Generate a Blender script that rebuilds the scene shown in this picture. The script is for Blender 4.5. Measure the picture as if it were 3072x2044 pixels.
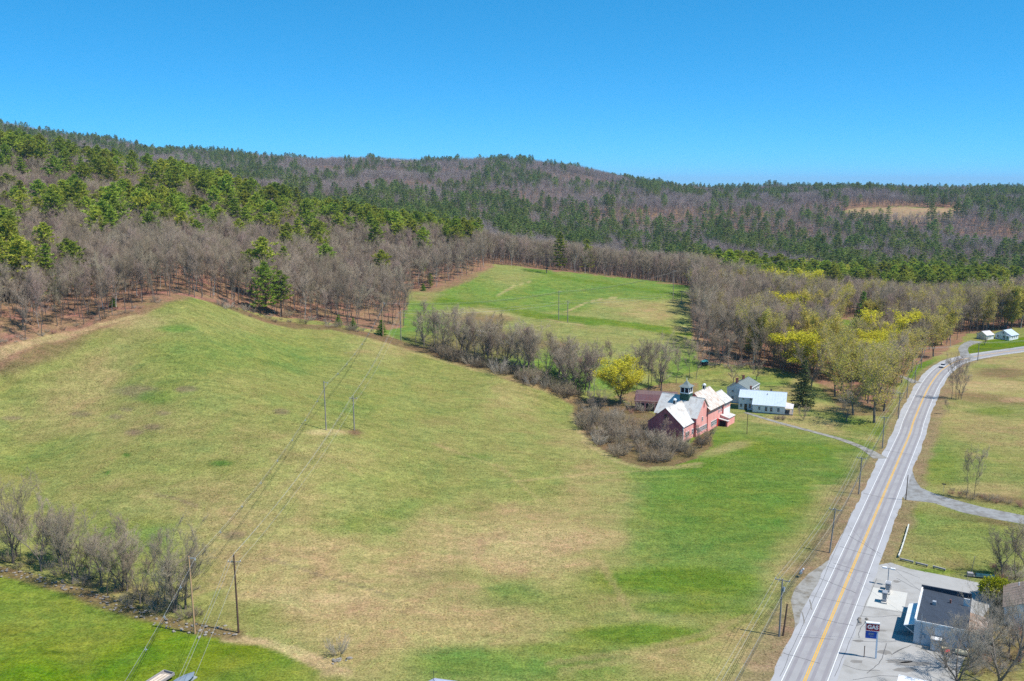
import bpy, math, random
import numpy as np
from mathutils import Vector

# ------------------------------------------------------------------ scene, camera, sky, sun
sc = bpy.context.scene
for o in list(bpy.data.objects): bpy.data.objects.remove(o)
COL = sc.collection
R = math.radians
FOC, CX, CY, YH, CAMZ = 2780.0, 1536.0, 1022.0, 556.0, 78.0      # survey camera, in photo pixels / metres
PITCH = math.atan((CY - YH) / FOC)
cam_d = bpy.data.cameras.new('camera'); cam = bpy.data.objects.new('camera', cam_d); COL.objects.link(cam)
cam_d.sensor_width = 36.0; cam_d.lens = FOC / 3072 * 36.0; cam_d.clip_start = 1.0; cam_d.clip_end = 80000
cam.location = (0, 0, CAMZ); cam.rotation_euler = (math.pi / 2 - PITCH, 0, 0)
sc.camera = cam
SUN_EL = R(58); SUN_H = Vector((0.93, -0.36)).normalized()         # horizontal direction towards the sun
world = bpy.data.worlds.new('World'); sc.world = world; world.use_nodes = True
wn = world.node_tree
sky = wn.nodes.new('ShaderNodeTexSky'); sky.sky_type = 'NISHITA'; sky.sun_disc = False
sky.sun_elevation = SUN_EL; sky.sun_rotation = math.atan2(SUN_H.x, SUN_H.y)
sky.altitude = 300; sky.air_density = 0.34; sky.dust_density = 0.0; sky.ozone_density = 8.5
hs = wn.nodes.new('ShaderNodeHueSaturation'); hs.inputs['Saturation'].default_value = 1.2
ga = wn.nodes.new('ShaderNodeGamma'); ga.inputs[1].default_value = 0.55; wn.links.new(hs.outputs[0], ga.inputs[0])
tm = wn.nodes.new('ShaderNodeMixRGB'); tm.blend_type = 'MULTIPLY'; tm.inputs[0].default_value = 1; tm.inputs[2].default_value = (.32, .92, 1.08, 1); wn.links.new(ga.outputs[0], tm.inputs[1])
wn.links.new(sky.outputs[0], hs.inputs['Color'])
wn.links.new(tm.outputs[0], wn.nodes['Background'].inputs[0]); wn.nodes['Background'].inputs[1].default_value = 0.325
sun_d = bpy.data.lights.new('sun', 'SUN'); sun_d.energy = 4.9; sun_d.angle = R(0.53); sun_d.color = (1.0, 0.955, 0.89)
sun = bpy.data.objects.new('sun', sun_d); COL.objects.link(sun)
to_sun = Vector((SUN_H.x * math.cos(SUN_EL), SUN_H.y * math.cos(SUN_EL), math.sin(SUN_EL)))
sun.rotation_euler = to_sun.to_track_quat('Z', 'Y').to_euler(); sun.location = (120, -60, 300)
vs = sc.view_settings; vs.view_transform = 'Standard'; vs.look = 'None'; vs.exposure = 0.30; vs.gamma = 1.0
vs.use_curve_mapping = False
sc.render.engine = 'CYCLES'
cy = sc.cycles; cy.max_bounces = 5; cy.diffuse_bounces = 2; cy.glossy_bounces = 2; cy.transmission_bounces = 2
cy.transparent_max_bounces = 6; cy.volume_bounces = 0; cy.use_denoising = False; cy.caustics_reflective = False; cy.caustics_refractive = False
cy.volume_step_rate = 4.0
random.seed(7); rng = np.random.default_rng(11)

# ------------------------------------------------------------------ survey helpers: photo pixel <-> ground
CP_, SP_ = math.cos(PITCH), math.sin(PITCH)
def ray(px, py):
    u, v = (px - CX) / FOC, (CY - py) / FOC
    return u, CP_ + v * SP_, -SP_ + v * CP_
def project(x, y, z):
    z = z - CAMZ
    f = y * CP_ - z * SP_; v = y * SP_ + z * CP_
    return CX + FOC * x / f, CY - FOC * v / f
def plane(px, py, z=0.0):
    a, b, c = ray(px, py); k = (z - CAMZ) / c
    return (a * k, b * k)
def smooth(a, b, x):
    t = np.clip((x - a) / (b - a), 0, 1); return t * t * (3 - 2 * t)

# road centre line, on the level valley floor
_rp = [(2413.6, 2044), (2687, 1400), (2730.6, 1300), (2740, 1266), (2773.5, 1187), (2794, 1149), (2817, 1118.4), (2837, 1101.8),
       (2862, 1087.5), (2893.5, 1077), (2931.7, 1069), (2982.8, 1060.5), (3072, 1048)]
RC = [plane(*p) for p in _rp]
_d = np.array(RC[1]) - np.array(RC[0]); _d /= np.hypot(*_d); DROAD = _d
RC = [tuple(np.array(RC[0]) - _d * 90)] + RC
_e = np.array(RC[-1]) - np.array(RC[-2]); _e /= np.hypot(*_e)
RC += [tuple(np.array(RC[-1]) + _e * 60), tuple(np.array(RC[-1]) + _e * 160)]
def catmull(pts, n=10):
    P = [np.array(p, float) for p in pts]; P = [2 * P[0] - P[1]] + P + [2 * P[-1] - P[-2]]; out = []
    for i in range(1, len(P) - 2):
        for k in range(n):
            t = k / n
            out.append(0.5 * (2 * P[i] + (P[i + 1] - P[i - 1]) * t + (2 * P[i - 1] - 5 * P[i] + 4 * P[i + 1] - P[i + 2]) * t * t
                       + (3 * P[i] - P[i - 1] - 3 * P[i + 1] + P[i + 2]) * t ** 3))
    out.append(P[-2]); return np.array(out)
RCS = catmull(RC, 12)
for _ in range(6): RCS[1:-1] = (RCS[:-2] + 2 * RCS[1:-1] + RCS[2:]) / 4
_al = np.r_[0, np.cumsum(np.hypot(*np.diff(RCS, axis=0).T))]; _q = np.arange(0, _al[-1], 2.0); RCS = np.c_[np.interp(_q, _al, RCS[:, 0]), np.interp(_q, _al, RCS[:, 1])]
for _ in range(8): RCS[1:-1] = (RCS[:-2] + 2 * RCS[1:-1] + RCS[2:]) / 4
ROADX = lambda y: np.interp(y, RCS[:, 1], RCS[:, 0])

# terrain heights: thin plate spline through surveyed points, in (bearing, log distance)
_near = [(-600,2300,0),(400,2300,0),(1200,2300,0),(2000,2300,0),(2800,2300,0),(3700,2300,0),(0,2044,0),(600,1901,0),(1200,1900,0),
 (1800,1900,0),(2400,1900,0),(3072,1900,0),(3700,1900,0),(-600,1900,0),(0,1700,.5),(-600,1700,1),(600,1600,1.5),(1200,1600,.5),
 (1800,1600,0),(2500,1600,0),(3072,1600,0),(3700,1600,0),(-600,1500,4),(0,1550,2.3),(0,1400,5.5),(300,1400,6.2),(600,1300,11),
 (978,1291,9.5),(1300,1291,4.5),(1300,1450,1.5),(1500,1500,.3),(1700,1300,2),(2040,1330,0),(2400,1300,0),(2800,1300,0),(3072,1300,0),
 (3700,1300,0),(0,1250,11),(300,1200,14),(600,1100,21),(-600,1250,14),(0,1130,19),(0,1050,26),(-600,1050,31),(300,1000,28),(300,960,31),
 (540,890,36),(800,960,24),(1000,985,19),(1149,1012,15.4),(1280,1050,12),(1500,1110,8),(1720,1180,5),(1300,1200,5.5),(900,1100,14.5),
 (1600,1250,3.5)]
_far = {-600:[(400,47),(620,88),(800,112),(1400,145),(2400,232),(3000,150),(5200,60)],
 0:[(400,42),(500,54),(620,78),(700,95),(800,97),(1000,92),(1400,120),(2000,185),(2400,208),(3000,120),(5200,50)],
 300:[(400,40),(500,52),(600,70),(700,85),(800,80),(1000,75),(1400,95),(2000,150),(2400,168),(3000,95),(5200,40)],
 600:[(420,38),(500,45),(600,60),(700,68),(800,58),(1000,52),(1400,76),(2000,128),(2400,142),(3000,85),(5200,40)],
 1000:[(450,22),(550,33),(650,44),(750,40),(900,34),(1200,45),(1600,76),(2000,108),(2400,133),(3000,80),(5200,40)],
 1400:[(430,14.5),(500,22),(555,30),(650,30),(800,22),(1000,22),(1300,40),(1700,75),(2100,105),(2500,126),(3100,70),(5200,30)],
 1700:[(320,6),(380,9),(440,14),(500,19),(562,25),(650,20),(800,8),(1000,6),(1300,22),(1700,58),(2100,90),(2500,107),(3100,60),(5200,30)],
 2100:[(330,3),(400,7),(450,11),(500,15),(560,17),(650,8),(800,-3),(1000,-2),(1300,12),(1700,36),(2100,50),(2500,53),(3100,35),(5200,25)],
 2500:[(330,0),(420,2),(480,3),(560,1),(650,-2),(800,-6),(1000,-4),(1300,8),(1700,32),(2100,50),(2500,56),(3100,35),(5200,25)],
 3072:[(330,0),(400,0),(480,0),(560,-1),(650,-4),(800,-8),(1000,-6),(1300,5),(1700,28),(2100,44),(2500,48),(3100,30),(5200,20)],
 3700:[(330,0),(400,0),(480,0),(560,-1),(650,-4),(800,-8),(1000,-6),(1300,5),(1700,28),(2100,46),(2500,52),(3100,30),(5200,20)]}
_pts = []
for px, py, z in _near:
    x, y = plane(px, py, z); _pts.append((x / y, math.log(y), z))
for px, L in _far.items():
    for y, z in L: _pts.append(((px - CX) / FOC * 1.0, math.log(y), z))
_pts = np.array(_pts); KT = 2.2
_A = np.c_[_pts[:, 0] * KT, _pts[:, 1]]
def _tps(r2): return 0.5 * r2 * np.log(r2 + 1e-12)
_n = len(_A); _K = _tps(((_A[:, None] - _A[None]) ** 2).sum(-1)) + np.eye(_n) * 2e-4
_P = np.c_[np.ones(_n), _A]; _M = np.block([[_K, _P], [_P.T, np.zeros((3, 3))]])
_W = np.linalg.solve(_M, np.r_[_pts[:, 2], 0, 0, 0])
def vnoise(x, y, seed=0):                                  # smooth value noise, about -1..1
    x = np.asarray(x, float); y = np.asarray(y, float)
    ix, iy = np.floor(x).astype(np.int64), np.floor(y).astype(np.int64); fx, fy = x - ix, y - iy
    def h(a, b):
        n = (a * 374761393 + b * 668265263 + seed * 1442695041) & 0x7fffffff
        n = ((n ^ (n >> 13)) * 1274126177) & 0x7fffffff
        return (n & 0xffff) / 32767.5 - 1.0
    fx = fx * fx * (3 - 2 * fx); fy = fy * fy * (3 - 2 * fy)
    return (h(ix, iy) * (1 - fx) + h(ix + 1, iy) * fx) * (1 - fy) + (h(ix, iy + 1) * (1 - fx) + h(ix + 1, iy + 1) * fx) * fy
def height(x, y):
    x = np.atleast_1d(np.asarray(x, float)); y = np.atleast_1d(np.asarray(y, float))
    sh = x.shape; x = x.ravel(); y = np.maximum(y.ravel(), 40.0)
    t = np.clip(x / y, -1.3, 1.3) * KT; s = np.log(y); out = np.empty_like(x)
    for i in range(0, len(x), 20000):
        q = np.c_[t[i:i + 20000], s[i:i + 20000]]
        k = _tps(((q[:, None] - _A[None]) ** 2).sum(-1))
        out[i:i + 20000] = k @ _W[:_n] + _W[_n] + q @ _W[_n + 1:]
    far = smooth(620, 1300, y)
    out += far * (9 * vnoise(x / 170, y / 170, 3) + 14 * vnoise(x / 420, y / 420, 5))
    out += (1 - far) * smooth(170, 300, y) * 0.35 * vnoise(x / 22, y / 22, 8)
    near = 1 - smooth(100, 160, y); out *= (1 - near)
    m = smooth(-60, -14, x - ROADX(y)) * (1 - smooth(480, 640, y))
    m2 = 1 - smooth(48, 85, np.hypot(x - 69, y - 299))
    out *= (1 - np.maximum(m, m2))
    return out.reshape(sh)
def gz(x, y): return float(height([x], [y])[0])
def site(px, py, up=0.0):
    """where the line of sight of a photo pixel meets the ground (or the surface `up` metres above it)"""
    a, b, c = ray(px, py); ys = np.geomspace(100, 5000, 900); xs = a / b * ys; zs = CAMZ + c / b * ys
    d = zs - height(xs, ys) - up; i = np.argmax(d < 0)
    if d[i] >= 0: i = len(ys) - 1
    if i > 0:
        k = d[i - 1] / (d[i - 1] - d[i]); y = ys[i - 1] + k * (ys[i] - ys[i - 1])
    else: y = ys[0]
    x = a / b * y; return (x, y, gz(x, y))

# ------------------------------------------------------------------ materials
def srgb(r, g, b):
    f = lambda c: (c / 255 / 12.92) if c <= 10 else ((c / 255 + 0.055) / 1.055) ** 2.4
    return (f(r), f(g), f(b))
def lin(c, k): return tuple(v * k for v in c)
MATS = {}
def mat(name, col, rough=0.8, var=0.12, scale=1.5, spec=0.2, hue=0.0, rnd=0.0, bump=0.0, stretch=None, col2=None, mixs=0.6, thr=(0.45, 0.62), metal=0.0, sss=0.0):
    if name in MATS: return MATS[name]
    m = bpy.data.materials.new(name); m.use_nodes = True; nt = m.node_tree; N, L = nt.nodes, nt.links
    bs = N['Principled BSDF']; bs.inputs['Roughness'].default_value = rough; bs.inputs['Specular IOR Level'].default_value = spec
    bs.inputs['Metallic'].default_value = metal
    tc = N.new('ShaderNodeTexCoord'); mp = N.new('ShaderNodeMapping'); L.new(tc.outputs['Object'], mp.inputs[0])
    if stretch: mp.inputs['Scale'].default_value = stretch
    no = N.new('ShaderNodeTexNoise'); no.inputs['Scale'].default_value = scale; no.inputs['Detail'].default_value = 5; L.new(mp.outputs[0], no.inputs['Vector'])
    cur = None
    rgb = N.new('ShaderNodeRGB'); rgb.outputs[0].default_value = (*col, 1); cur = rgb.outputs[0]
    if col2:
        rp = N.new('ShaderNodeMapRange'); rp.inputs['From Min'].default_value = thr[0]; rp.inputs['From Max'].default_value = thr[1]
        n2 = N.new('ShaderNodeTexNoise'); n2.inputs['Scale'].default_value = scale * mixs; n2.inputs['Detail'].default_value = 8; n2.inputs['Roughness'].default_value = 0.65
        L.new(mp.outputs[0], n2.inputs['Vector']); L.new(n2.outputs[0], rp.inputs['Value'])
        mx = N.new('ShaderNodeMixRGB'); L.new(rp.outputs[0], mx.inputs[0]); L.new(cur, mx.inputs[1]); mx.inputs[2].default_value = (*col2, 1); cur = mx.outputs[0]
    h = N.new('ShaderNodeHueSaturation'); L.new(cur, h.inputs['Color'])
    mr = N.new('ShaderNodeMapRange'); mr.inputs['To Min'].default_value = 1 - var * 2; mr.inputs['To Max'].default_value = 1 + var * 2
    L.new(no.outputs[0], mr.inputs['Value'])
    if rnd or hue:
        oi = N.new('ShaderNodeObjectInfo')
        r2 = N.new('ShaderNodeMapRange'); r2.inputs['To Min'].default_value = 1 - rnd; r2.inputs['To Max'].default_value = 1 + rnd; L.new(oi.outputs['Random'], r2.inputs['Value'])
        mu = N.new('ShaderNodeMath'); mu.operation = 'MULTIPLY'; L.new(mr.outputs[0], mu.inputs[0]); L.new(r2.outputs[0], mu.inputs[1]); L.new(mu.outputs[0], h.inputs['Value'])
        ml = N.new('ShaderNodeMath'); ml.operation = 'MULTIPLY'; ml.inputs[1].default_value = 7.31; L.new(oi.outputs['Random'], ml.inputs[0])
        fr = N.new('ShaderNodeMath'); fr.operation = 'FRACT'; L.new(ml.outputs[0], fr.inputs[0])
        r3 = N.new('ShaderNodeMapRange'); r3.inputs['To Min'].default_value = 0.5 - hue; r3.inputs['To Max'].default_value = 0.5 + hue; L.new(fr.outputs[0], r3.inputs['Value']); L.new(r3.outputs[0], h.inputs['Hue'])
    else: L.new(mr.outputs[0], h.inputs['Value'])
    L.new(h.outputs[0], bs.inputs['Base Color'])
    if bump:
        b = N.new('ShaderNodeBump'); b.inputs['Strength'].default_value = bump; b.inputs['Distance'].default_value = 0.1
        L.new(no.outputs[0], b.inputs['Height']); L.new(b.outputs[0], bs.inputs['Normal'])
    if sss:
        tr = N.new('ShaderNodeBsdfTranslucent'); L.new(h.outputs[0], tr.inputs['Color']); ms = N.new('ShaderNodeMixShader'); ms.inputs[0].default_value = sss
        L.new(bs.outputs[0], ms.inputs[1]); L.new(tr.outputs[0], ms.inputs[2]); L.new(ms.outputs[0], N['Material Output'].inputs['Surface'])
    MATS[name] = m; return m

# ------------------------------------------------------------------ mesh collecting
class MB:
    def __init__(s): s.v = []; s.f = []; s.mi = []; s.m = 0
    def add(s, vs, fs):
        b = len(s.v); s.v += [tuple(v) for v in vs]; s.f += [tuple(i + b for i in f) for f in fs]; s.mi += [s.m] * len(fs); return s
    def obox(s, c, ax, ay, az):
        c, ax, ay, az = map(np.array, (c, ax, ay, az))
        vs = [c + i * ax + j * ay + k * az for k in (-1, 1) for j in (-1, 1) for i in (-1, 1)]
        return s.add(vs, [(0, 2, 3, 1), (4, 5, 7, 6), (0, 1, 5, 4), (2, 6, 7, 3), (0, 4, 6, 2), (1, 3, 7, 5)])
    def box(s, x0, x1, y0, y1, z0, z1):
        return s.obox(((x0 + x1) / 2, (y0 + y1) / 2, (z0 + z1) / 2), ((x1 - x0) / 2, 0, 0), (0, (y1 - y0) / 2, 0), (0, 0, (z1 - z0) / 2))
    def tube(s, pts, rad, n=6, cap=True):
        pts = [np.array(p, float) for p in pts]; rings = []
        if np.isscalar(rad): rad = [rad] * len(pts)
        b = len(s.v)
        for i, p in enumerate(pts):
            d = pts[min(i + 1, len(pts) - 1)] - pts[max(i - 1, 0)]; d = d / (np.linalg.norm(d) + 1e-9)
            a = np.cross(d, (0, 0, 1)) if abs(d[2]) < .95 else np.cross(d, (1, 0, 0)); a /= np.linalg.norm(a); c = np.cross(d, a)
            for k in range(n):
                t = 2 * math.pi * k / n; s.v.append(tuple(p + rad[i] * (a * math.cos(t) + c * math.sin(t))))
        for i in range(len(pts) - 1):
            for k in range(n):
                s.f.append((b + i * n + k, b + i * n + (k + 1) % n, b + (i + 1) * n + (k + 1) % n, b + (i + 1) * n + k)); s.mi.append(s.m)
        if cap:
            s.f.append(tuple(b + (len(pts) - 1) * n + k for k in range(n))); s.mi.append(s.m)
            s.f.append(tuple(b + k for k in reversed(range(n)))); s.mi.append(s.m)
        return s
    def mesh(s, name, mats):
        me = bpy.data.meshes.new(name); me.from_pydata(s.v, [], s.f)
        for m in (mats if isinstance(mats, (list, tuple)) else [mats]): me.materials.append(m)
        if s.m or any(s.mi): me.polygons.foreach_set('material_index', s.mi)
        me.update(); return me
    def build(s, name, mats, parent=None, loc=None):
        return link(name, s.mesh(name, mats), parent, loc)
def link(name, data, parent=None, loc=None, rz=0.0, scale=None):
    o = bpy.data.objects.new(name, data); COL.objects.link(o)
    if parent: o.parent = parent
    if loc is not None: o.location = loc
    if rz: o.rotation_euler = (0, 0, rz)
    if scale: o.scale = scale if not np.isscalar(scale) else (scale,) * 3
    return o
def tag(o, label, cat, group=None):
    o['label'] = label; o['category'] = cat
    if group: o['group'] = group
    return o
def thing(name, label, cat, loc=(0, 0, 0), rz=0.0, group=None, scale=None):
    return tag(link(name, None, None, loc, rz, scale), label, cat, group)
def struct(o, label=None):
    o['kind'] = 'structure'
    if label: o['label'] = label
    return o
# ------------------------------------------------------------------ ground sheet
# forest edge: below this photo row (per column) the ground is open
_fb = [(-900,1120),(-600,1110),(0,1040),(250,978),(400,935),(530,882),(640,905),(800,948),(1000,970),(1150,993),(1212,985),(1222,870),(1300,868),
       (1400,835),(1480,793),(1700,815),(2072,856),(2080,1000),(2095,1080),(2200,1092),(2330,1104),(2440,1140),(2540,1190),(2620,1225),(2680,1170),
       (2735,1100),(2800,1072),(2870,1030),(2905,1003),(3072,985),(3900,960)]
FBX, FBY = np.array(_fb, float).T
def inpoly(px, py, poly):
    px = np.asarray(px, float); py = np.asarray(py, float); r = np.zeros(px.shape, bool); n = len(poly)
    for i in range(n):
        x0, y0 = poly[i]; x1, y1 = poly[(i + 1) % n]
        c = ((y0 > py) != (y1 > py)) & (px < (x1 - x0) * (py - y0) / ((y1 - y0) + 1e-9) + x0); r ^= c
    return r
CLEAR_FAR = [(2520, 662), (2545, 627), (2700, 622), (2890, 627), (2885, 662), (2700, 668)]
CLEAR_GREEN = [(2495, 1080), (2505, 985), (2530, 958), (2615, 955), (2632, 990), (2605, 1060), (2560, 1090)]
def forest(px, py):
    f = py < np.interp(px, FBX, FBY)
    return f & ~inpoly(px, py, CLEAR_FAR) & ~inpoly(px, py, CLEAR_GREEN)

ys = np.concatenate([np.linspace(60, 140, 24, endpoint=False), np.linspace(140, 480, 380, endpoint=False), np.geomspace(480, 7000, 240)])
ts = np.linspace(-1.05, 1.05, 560)
GY, GT = np.meshgrid(ys, ts, indexing='ij'); GX = GT * (GY + 40)
GZ = height(GX, GY)
nr, nc = GX.shape
ex = np.stack([GX, GY, GZ], -1).reshape(-1, 3)
me = bpy.data.meshes.new('ground'); me.vertices.add(nr * nc); me.vertices.foreach_set('co', ex.ravel())
idx = np.arange(nr * nc).reshape(nr, nc)
q = np.stack([idx[:-1, :-1], idx[:-1, 1:], idx[1:, 1:], idx[1:, :-1]], -1).reshape(-1, 4)
me.loops.add(q.size); me.loops.foreach_set('vertex_index', q.ravel().astype(np.int32))
me.polygons.add(len(q)); me.polygons.foreach_set('loop_start', np.arange(0, q.size, 4, dtype=np.int32)); me.polygons.foreach_set('loop_total', np.full(len(q), 4, np.int32))
me.update(); me.polygons.foreach_set('use_smooth', np.ones(len(q), bool))
X, Y, Z = ex.T; PX, PY = project(X, Y, Z)
# turf colours (true colours of the sward, litter and soil)
C_FIELD = np.array(lin(srgb(153, 154, 86), 0.65)); C_GREEN = np.array(lin(srgb(114, 142, 64), 0.65)); C_TAN = np.array(lin(srgb(192, 170, 116), 0.62))
C_LAWN = np.array(lin(srgb(108, 134, 20), 0.68)); C_BRIGHT = np.array(lin(srgb(108, 134, 46), 0.68)); C_LITTER = np.array(lin(srgb(166, 130, 102), 0.62))
C_BROWN = np.array(lin(srgb(140, 116, 84), 0.62)); C_DULL = np.array(lin(srgb(146, 130, 98), 0.62)); C_MEAD = np.array(lin(srgb(122, 150, 66), 0.65))
C_DEEP = np.array(lin(srgb(66, 112, 40), 0.74)); C_VERGE = np.array(lin(srgb(160, 138, 104), 0.66)); C_TANR = np.array(lin(srgb(180, 150, 112), 0.74))
C_STRAW = np.array(lin(srgb(200, 178, 126), 0.66))
colr = np.tile(C_FIELD, (len(X), 1))
wob = vnoise(X / 9, Y / 9, 21) + 0.6 * vnoise(X / 4, Y / 4, 22)
wob2 = vnoise(X / 26, Y / 40, 23); wob3 = vnoise(X / 55, Y / 70, 24)
def mixc(c, w):
    global colr
    w = np.clip(w, 0, 1)[:, None]; colr = colr * (1 - w) + np.asarray(c) * w
def blob(c, px, py, rx, ry, k=1.0, soft=0.5, ang=0.0):
    ca, sa = math.cos(ang), math.sin(ang); dx = PX - px; dy = PY - py
    d = np.hypot((dx * ca + dy * sa) / rx, (-dx * sa + dy * ca) / ry) + 0.22 * wob
    mixc(c, k * (1 - smooth(1 - soft, 1 + soft, d)))
def band(c, pts, w, k=1.0):
    """a strip along a line of photo points; w in metres"""
    P = np.array([site(*p)[:2] for p in pts]); d = np.full(len(X), 1e9)
    for a, b in zip(P[:-1], P[1:]):
        ab = b - a; t = np.clip(((X - a[0]) * ab[0] + (Y - a[1]) * ab[1]) / (ab @ ab), 0, 1)
        d = np.minimum(d, np.hypot(X - a[0] - t * ab[0], Y - a[1] - t * ab[1]))
    mixc(c, k * (1 - smooth(w * .6, w * 1.3, d + w * .3 * wob)))
mixc(C_GREEN, 0.5 * smooth(0.05, 0.8, wob2) + 0.2 * smooth(0, 1, wob)); mixc(C_TAN, 0.5 * smooth(0.1, 0.9, -wob2 + .35 * wob3))
# near field
blob(C_GREEN, 2230, 1530, 420, 260, .85); blob(C_BRIGHT, 2280, 1480, 260, 130, .4); blob(C_TAN, 1790, 1500, 110, 150, .55); blob(C_TAN, 1480, 1640, 360, 115, .95); blob(C_STRAW, 1560, 1640, 200, 60, .5); blob(C_TANR, 1180, 1790, 260, 60, .45)
blob(C_TAN, 900, 1720, 280, 100, .9); blob(C_TAN, 760, 1610, 240, 80, .55); blob(C_STRAW, 1000, 1810, 250, 35, .6, ang=.1); blob(C_TAN, 1250, 1880, 420, 70, .8); blob(C_TAN, 700, 1500, 400, 70, .45)
blob(C_TAN, 2150, 1960, 350, 70, .55); blob(C_TAN, 250, 1260, 300, 60, .3); blob(C_GREEN, 700, 1060, 300, 50, .5); blob(C_GREEN, 520, 985, 60, 12, .8)
blob(C_BRIGHT, 2010, 1745, 230, 42, .95); blob(C_BRIGHT, 2020, 1820, 130, 22, .7); blob(C_BRIGHT, 1930, 1905, 210, 32, .95); blob(C_BRIGHT, 1720, 1945, 170, 18, .6); blob(C_GREEN, 1400, 1990, 190, 45, .9)
blob(C_GREEN, 1540, 1780, 90, 40, .4, .8); blob(C_BRIGHT, 2420, 1610, 60, 60, .5); blob(C_BRIGHT, 2235, 1870, 45, 45, .8); blob(C_GREEN, 1700, 2000, 170, 35, .8)
blob(C_BRIGHT, 2180, 1330, 130, 40, .6); blob(C_BRIGHT, 2380, 1350, 160, 30, .5); blob(C_BRIGHT, 2090, 1395, 80, 30, .6)
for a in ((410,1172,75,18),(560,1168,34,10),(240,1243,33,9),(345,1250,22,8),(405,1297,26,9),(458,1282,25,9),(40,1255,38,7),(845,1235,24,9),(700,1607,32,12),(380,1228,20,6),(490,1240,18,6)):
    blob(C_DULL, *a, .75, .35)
blob(C_TANR, 380, 960, 130, 30, .6); blob(C_BROWN, 60, 1075, 190, 32, .75, ang=-.3); blob(C_BROWN, 300, 970, 130, 16, .5, ang=-.3)
blob(C_DEEP, 665, 1390, 34, 9, .8); blob(C_DEEP, 1420, 1370, 50, 10, .4); blob(C_DEEP, 380, 1365, 14, 6, .8); blob(C_DEEP, 322, 1418, 10, 4, .8); blob(C_GREEN, 470, 1190, 50, 20, .7)
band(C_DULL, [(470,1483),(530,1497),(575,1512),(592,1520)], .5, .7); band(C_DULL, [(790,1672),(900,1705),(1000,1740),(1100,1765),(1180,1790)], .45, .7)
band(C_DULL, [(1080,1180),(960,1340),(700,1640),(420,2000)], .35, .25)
blob(C_STRAW, 985, 1297, 60, 9, .9); blob(C_BROWN, 1064, 1297, 20, 10, .9)
for a in (((1650,1990),(1900,1955),(2100,1905),(2240,1850)),((1690,2010),(1940,1975),(2130,1925),(2260,1872)),((1500,1450),(1800,1420),(2100,1400)),((1300,1330),(1500,1400),(1750,1600),(1900,1850))): band(C_TAN, a, .8, .4)
for a in (((1000,1200),(1200,1350),(1320,1550),(1350,1800)),((1030,1195),(1235,1350),(1355,1550),(1388,1800))): band(C_DEEP, a, .6, .12)
blob(C_DULL, 1290, 1720, 80, 18, .3, .7)
# lawn at the lower left with its bank
LAWN = [(-900,1600),(-200,1690),(0,1712),(110,1742),(220,1778),(330,1818),(420,1850),(520,1880),(600,1895),(760,1906),(850,1950),(950,2000),(1060,2044),(1200,2400),(-900,2400)]
inl = inpoly(PX + 6 * wob, PY + 4 * wob, LAWN); mixc(C_LAWN, inl * (0.9 + .1 * wob)); mixc(C_FIELD, inl * .35 * smooth(.2, .9, -wob2 + .4 * wob)); mixc(C_BRIGHT, inl * .5 * smooth(0, .8, wob3))
mixc(C_FIELD, inl * .6 * smooth(850, 1000, PX))
band(C_STRAW, [(690,1915),(790,1925),(870,1950),(960,1990),(1050,2030)], 1.5, .95); band(C_BROWN, [(-100,1690),(0,1712),(220,1772),(420,1843),(600,1888),(700,1905)], 1.8, .8)
# far meadow
M = (PY < np.interp(PX, [1100,1240,1330,1500,1720,1900,2100], [975,1040,1060,1115,1180,1160,1110])) & (PX > 1000) & (PX < 2130) & (Y > 330)
mixc(C_MEAD, M * .85); mixc(C_TAN, M * .45 * smooth(0, .8, wob2 + .5 * wob3)); mixc(C_GREEN, M * .5 * smooth(.1, .9, -wob2))
band(C_BRIGHT, [(1260,890),(1360,905),(1500,925),(1620,950),(1800,965),(1960,985),(2060,1000)], 7, .9); band(C_BRIGHT, [(1600,812),(1700,835),(1860,858),(2040,885)], 6, .8)
band(C_STRAW, [(1490,890),(1540,860),(1590,845)], .7, .6); band(C_STRAW, [(1700,935),(1750,912),(1800,898),(1850,893)], .8, .8); band(C_STRAW, [(1640,958),(1700,970),(1740,975)], 1.4, .5)
blob(C_TAN, 1960, 940, 90, 20, .6); blob(C_TAN, 2040, 910, 60, 12, .7); blob(C_STRAW, 2050, 990, 30, 10, .6); blob(C_TANR, 1270, 890, 50, 15, .5); blob(C_STRAW, 1450, 945, 95, 24, .5, .4); blob(C_BROWN, 1450, 962, 80, 22, .7, .35); blob(C_BROWN, 1470, 1030, 220, 40, .75)
blob(C_TAN, 1880, 910, 100, 10, .5); blob(C_DEEP, 1640, 810, 60, 6, .5)
# hedgerow and barn surroundings
band(C_BROWN, [(640,905),(800,960),(1000,985),(1150,1015),(1280,1055),(1400,1090),(1550,1135),(1700,1180),(1740,1215)], 4.5, .9)
band(C_TAN, [(1150,1030),(1300,1075),(1450,1115),(1600,1160),(1700,1195)], 2.0, .5)
BRUSH = [(1715,1225),(1745,1300),(1800,1345),(1870,1385),(1940,1402),(2020,1398),(2090,1375),(2140,1335),(2130,1285),(2060,1340),(1990,1250),(1880,1210),(1780,1190)]
mixc(C_BROWN, .9 * inpoly(PX, PY, BRUSH)); band(C_STRAW, [(1715,1240),(1760,1330),(1850,1385),(1930,1405),(2020,1402),(2100,1390)], 1.0, .5)
yard = inpoly(PX, PY, [(2090,1110),(2480,1130),(2640,1250),(2620,1310),(2450,1290),(2230,1260),(2100,1180)]); mixc(C_TAN, yard * .55 * smooth(-.3, .7, wob)); mixc(C_GREEN, yard * .6 * smooth(0, .8, -wob + wob2))
mixc(C_LITTER, .7 * inpoly(PX, PY, [(1840,1190),(1990,1150),(2090,1150),(2090,1190),(1900,1215)]))
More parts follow.
